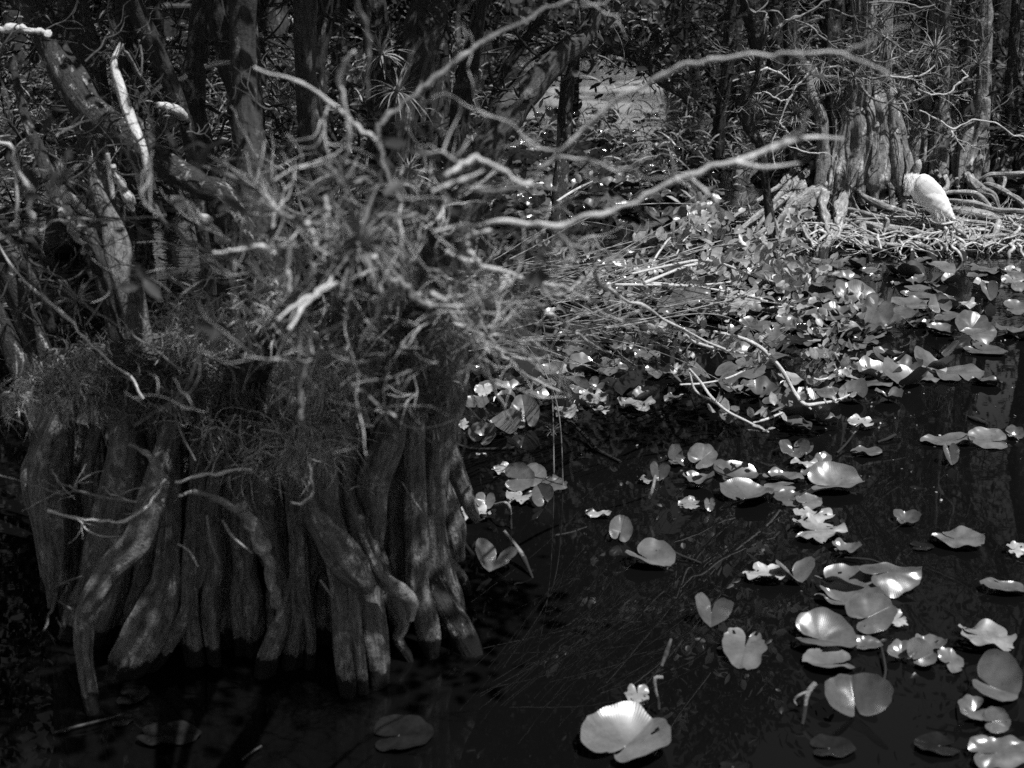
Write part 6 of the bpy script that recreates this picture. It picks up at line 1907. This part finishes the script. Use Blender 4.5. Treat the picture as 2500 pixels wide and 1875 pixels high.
# ---------------------------------------------------------------- background swamp
r8 = np.random.RandomState(88)
BACKS = [  # u, Y, trunk radius, lean
    (150, 16, .13), (330, 19, .12), (560, 15, .14), (760, 18, .12), (930, 17, .15), (1080, 21, .14), (1010, 26, .16), (640, 24, .15), (200, 26, .16), (430, 30, .18), (840, 32, .18), (1180, 33, .16),
    (1680, 30, .17), (1760, 26, .15), (1880, 30, .17), (2010, 25, .15), (2230, 27, .16), (2400, 24, .15), (2330, 33, .18), (2560, 22, .15), (1640, 38, .2), (2120, 36, .2), (80, 36, .2), (700, 42, .22), (1900, 44, .22),
    (-250, 14, .14), (-420, 20, .16), (2750, 19, .16), (2900, 26, .18), (-150, 28, .18),
]
proto = None
for i, (u, Y, rr_) in enumerate(BACKS):
    d = ray('U', u, 500)
    x = d.x * Y / d.y
    if i < 5:
        root = thing('swamp_tree', 'shaded background tree with crooked bare limbs and small dark leaves', 'tree', (x, Y, 0), 'shaded trees in the swamp behind')
        tr = MB()
        H = r8.uniform(4.2, 6.2)
        pts = [(x, Y, -0.2), (x + .02, Y, .3), (x + r8.normal() * .15, Y + .05, H * .3), (x + r8.normal() * .25, Y, H * .65), (x + r8.normal() * .4, Y, H)]
        tube(tr, pts, [rr_ * 2.3, rr_ * 1.5, rr_ * 1.05, rr_ * .85, rr_ * .6], 16, 0.09, 0.16, 0.1, i)
        tips = []
        br = MB()
        for k in range(9):
            q = r8.randint(1, 5)
            grow(br, pts[q], r8.normal(size=3) * [1, 1, .4] + np.array([0, 0, .35]), r8.uniform(1.4, 2.6), rr_ * .4, 3, r8, tips, 3, 0.3, 5, 0.03, 0.62)
        tp = np.array([q[0] for q in tips])
        dr = np.array([q[1] for q in tips])
        nl = 9500 if i < 3 else 900
        hi_ = tp[:, 2] > (3.2 if i < 3 else 0)
        tp, dr = tp[hi_], dr[hi_]
        ii = r8.randint(0, len(tp), nl)
        lm = MB()
        leaves(lm, tp[ii] + r8.normal(size=(nl, 3)) * 0.2, 0.15, r8, dirs=dr[ii])
        ch = [tr.build('trunk', M['bark'], root), br.build('crown', M['bark'], root), lm.build('leaves', M['dark_leaf'], root)]
        if proto is None:
            proto = []
        proto.append((root, ch))
    else:
        src, ch = proto[i % 3 if 0 < u < 1250 else 3 + i % 2]
        root = src.copy()
        COL.objects.link(root)
        root.location = (x, Y, 0)
        root.rotation_euler = (0, 0, r8.uniform(0, 6.28))
        s = rr_ / .135 * r8.uniform(.9, 1.1)
        root.scale = (s, s, s * r8.uniform(.9, 1.15))
        for c in ch:
            k = c.copy()
            COL.objects.link(k)
            k.parent = root

# undergrowth: grassy blades, fallen twigs and little leaves over the far roots; nobody could count it
mb = MB()
n = 7000
u_ = r8.uniform(-100, 2600, n)
Y_ = r8.uniform(17, 46, n)
keep = []
for i in range(n):
    u, Y = u_[i], Y_[i]
    if 1180 < u < 1640 and 27 < Y < 41:
        continue           # the open bright water
    if 350 < u < 440 and 19 < Y < 28:
        continue
    if u > 1150 and Y < 25 and u < (1480 if Y > 20 else 1700):
        continue
    if u > 1650 and Y < 20:
        continue
    keep.append(i)
u_, Y_ = u_[keep], Y_[keep]
n = len(u_)
dx = np.array([ray('U', u, 500).x / ray('U', u, 500).y for u in u_])
clump = np.array([noise.noise((dx[i] * 30, Y_[i] * 0.6, 2.0)) for i in range(n)])
p0 = np.stack([dx * Y_, Y_, r8.rand(n) ** 1.5 * 1.6 * np.clip(0.6 + clump * 2, 0.05, 2)], 1)
reps = 3
p0 = np.repeat(p0, reps, 0) + r8.normal(size=(n * reps, 3)) * [0.15, 0.15, 0.08]
p0[:, 2] = np.maximum(p0[:, 2], 0)
d = r8.normal(size=p0.shape) * [1, 1, 0.5] + [0, 0, 0.7]
d /= np.linalg.norm(d, axis=1)[:, None]
ln = r8.uniform(0.15, 0.7, (len(p0), 1))
pts = [p0]
for i in range(1, 5):
    d = d + [0, 0, -0.3]
    d /= np.linalg.norm(d, axis=1)[:, None]
    pts.append(pts[-1] + d * ln / 4)
strips(mb, np.stack(pts, 1), 0.022 * np.array([.8, 1, .9, .6, .1]))
o = mb.build('undergrowth', M['brush'])
tag(o, 'tangled blades and twigs of undergrowth in the shade behind the trees', 'undergrowth', None, 'stuff')

# low root banks under the undergrowth
mb = MB()
for i in range(60):
    u, Y = r8.uniform(-200, 2700), r8.uniform(21, 46)
    if 1150 < u < 1670 and 24 < Y < 43:
        continue
    if u > 1150 and Y < 24 and u < 1750:
        continue
    if 330 < u < 460 and 19 < Y < 30:
        continue
    d_ = ray('U', u, 500)
    x = d_.x * Y / d_.y
    k, s = 7, 22
    R0, H0 = r8.uniform(.7, 1.8), r8.uniform(.15, .5)
    V = []
    for a in range(k):
        for b in range(s + 1):
            th_ = (b % s) / s * 6.2832
            q = a / (k - 1)
            rr_ = R0 * q * (1 + 0.25 * math.sin(th_ * 3 + i) + .1 * math.sin(th_ * 7))
            V.append((x + math.cos(th_) * rr_, Y + math.sin(th_) * rr_ * .7, H0 * (1 - q ** 2) + noise.noise((x + q * 9, th_, i)) * .06 - (.1 if a == k - 1 else 0)))
    idx = np.arange(k * (s + 1)).reshape(k, s + 1)
    f = np.stack([idx[:-1, :-1], idx[:-1, 1:], idx[1:, 1:], idx[1:, :-1]], -1).reshape(-1, 4)
    mb.add(V, f, np.array(V)[:, :2])
o = mb.build('far_peat_banks', M['mud'])
tag(o, None, None, None, 'structure')

# far wood closing the view: a long bank of leaf clumps, one mass
mb = MB()
n = 26000
u = r8.uniform(-0.75, 0.75, n)
Y = r8.uniform(52, 66, n)
gap = np.array([1.0 if 0.0 < a < 0.135 else 0.0 for a in u])
hh = (4.2 - 3.6 * gap) + (1.6 - 1.4 * gap) * np.array([noise.noise((a * 9, 1.0, 0)) for a in u]) * 2
z = r8.rand(n) * np.maximum(hh, 0.4)
leaves(mb, np.stack([u * Y, Y, z], 1), 0.75, r8, 0.2, 0.6)
o = mb.build('far_woods', M['dark_leaf'])
tag(o, 'dark far bank of trees closing the swamp', 'woods', None, 'stuff')
mb = MB()
for x0, x1, z_ in ((-80, -0.2, 3.2), (-0.2, 9.2, 0.35), (9.2, 80, 3.2)):
    mb.add([(x0, 66.5, -1), (x1, 66.5, -1), (x1, 66.5, z_), (x0, 66.5, z_), (x0, 90, -1), (x1, 90, -1), (x1, 90, z_ + .3), (x0, 90, z_ + .3)],
           [(0, 1, 2, 3), (3, 2, 6, 7), (5, 4, 7, 6)], [(0, 0)] * 8)
o = mb.build('far_hill', M['mud'], smooth=False)
tag(o, None, None, None, 'structure')

# timber posts and a plank walk far behind
def post(label, t, x0, x1, ytop, ybase, seed):
    g = G(t, (x0 + x1) / 2, ybase)
    w_ = (x1 - x0) / TILES[t][2] / FPX * (g.y * CP + CAM_H * SP)
    top = P(t, (x0 + x1) / 2, ytop, g.y).z
    root = thing('mooring_post', label, 'post', (g.x, g.y, 0))
    mb = MB()
    h = w_ / 2
    c = h * 0.12
    ring = [(-h + c, -h), (h - c, -h), (h, -h + c), (h, h - c), (h - c, h), (-h + c, h), (-h, h - c), (-h, -h + c)]
    V = []
    for z in (-0.3, top * .5, top - c, top):
        k = 1 if z < top else .9
        V += [(g.x + a * k, g.y + b * k, z) for a, b in ring]
    F = []
    for r_ in range(3):
        for j in range(8):
            F.append((r_ * 8 + j, r_ * 8 + (j + 1) % 8, (r_ + 1) * 8 + (j + 1) % 8, (r_ + 1) * 8 + j))
    F += [(24, 25, 26, 27), (24, 27, 28, 31), (28, 29, 30, 31)]
    mb.add(V, F, [(a, c2) for a, b, c2 in V])
    mb.build('shaft', M['wood'], root, smooth=False)
    mb = MB()
    for zz in (top * 0.45, top * 0.75):
        V = []
        for z in (zz, zz + 0.05):
            V += [(g.x + a * 1.05, g.y + b * 1.05, z) for a, b in ring]
        mb.add(V, [(j, (j + 1) % 8, 8 + (j + 1) % 8, 8 + j) for j in range(8)], [(0, 0)] * 16)
    mb.build('band', M['bark'], root, smooth=False)


post('square dark timber post standing in the bright water', 'B', 1495, 1555, 330, 650, 1)
post('thick dark post behind the twigs at the top right', 'C', 2085, 2150, 230, 560, 2)
bw_ = thing('plank_walkway', 'low dark plank walkway crossing far behind the black trunks', 'walkway', (P('A', 1100, 40, 34).x, 34, 0))
mb = MB()
p0, p1 = P('A', 700, 30, 36), P('A', 1560, 24, 36)


def box(mb, x0, x1, y0, y1, z0, z1):
    V = [(x0, y0, z0), (x1, y0, z0), (x1, y1, z0), (x0, y1, z0), (x0, y0, z1), (x1, y0, z1), (x1, y1, z1), (x0, y1, z1)]
    mb.add(V, [(0, 1, 5, 4), (1, 2, 6, 5), (2, 3, 7, 6), (3, 0, 4, 7), (4, 5, 6, 7), (3, 2, 1, 0)], [(0, 0)] * 8)


box(mb, p0.x, p1.x, 36, 37.4, p0.z - .75, p0.z - .08)
mb.build('fascia', M['wood'], bw_, smooth=False)
xx = p0.x
while xx < p1.x - .2:
    mb = MB()
    box(mb, xx, xx + .27, 35.92, 37.5, p0.z - .077, p0.z - .03)
    mb.build('plank', M['wood'], bw_, smooth=False)
    xx += .285
for k in range(4):
    mb = MB()
    xk = p0.x + .3 + (p1.x - p0.x - .8) * k / 3
    box(mb, xk, xk + .18, 36.2, 36.38, -.3, p0.z - .752)
    mb.build('post', M['wood'], bw_, smooth=False)
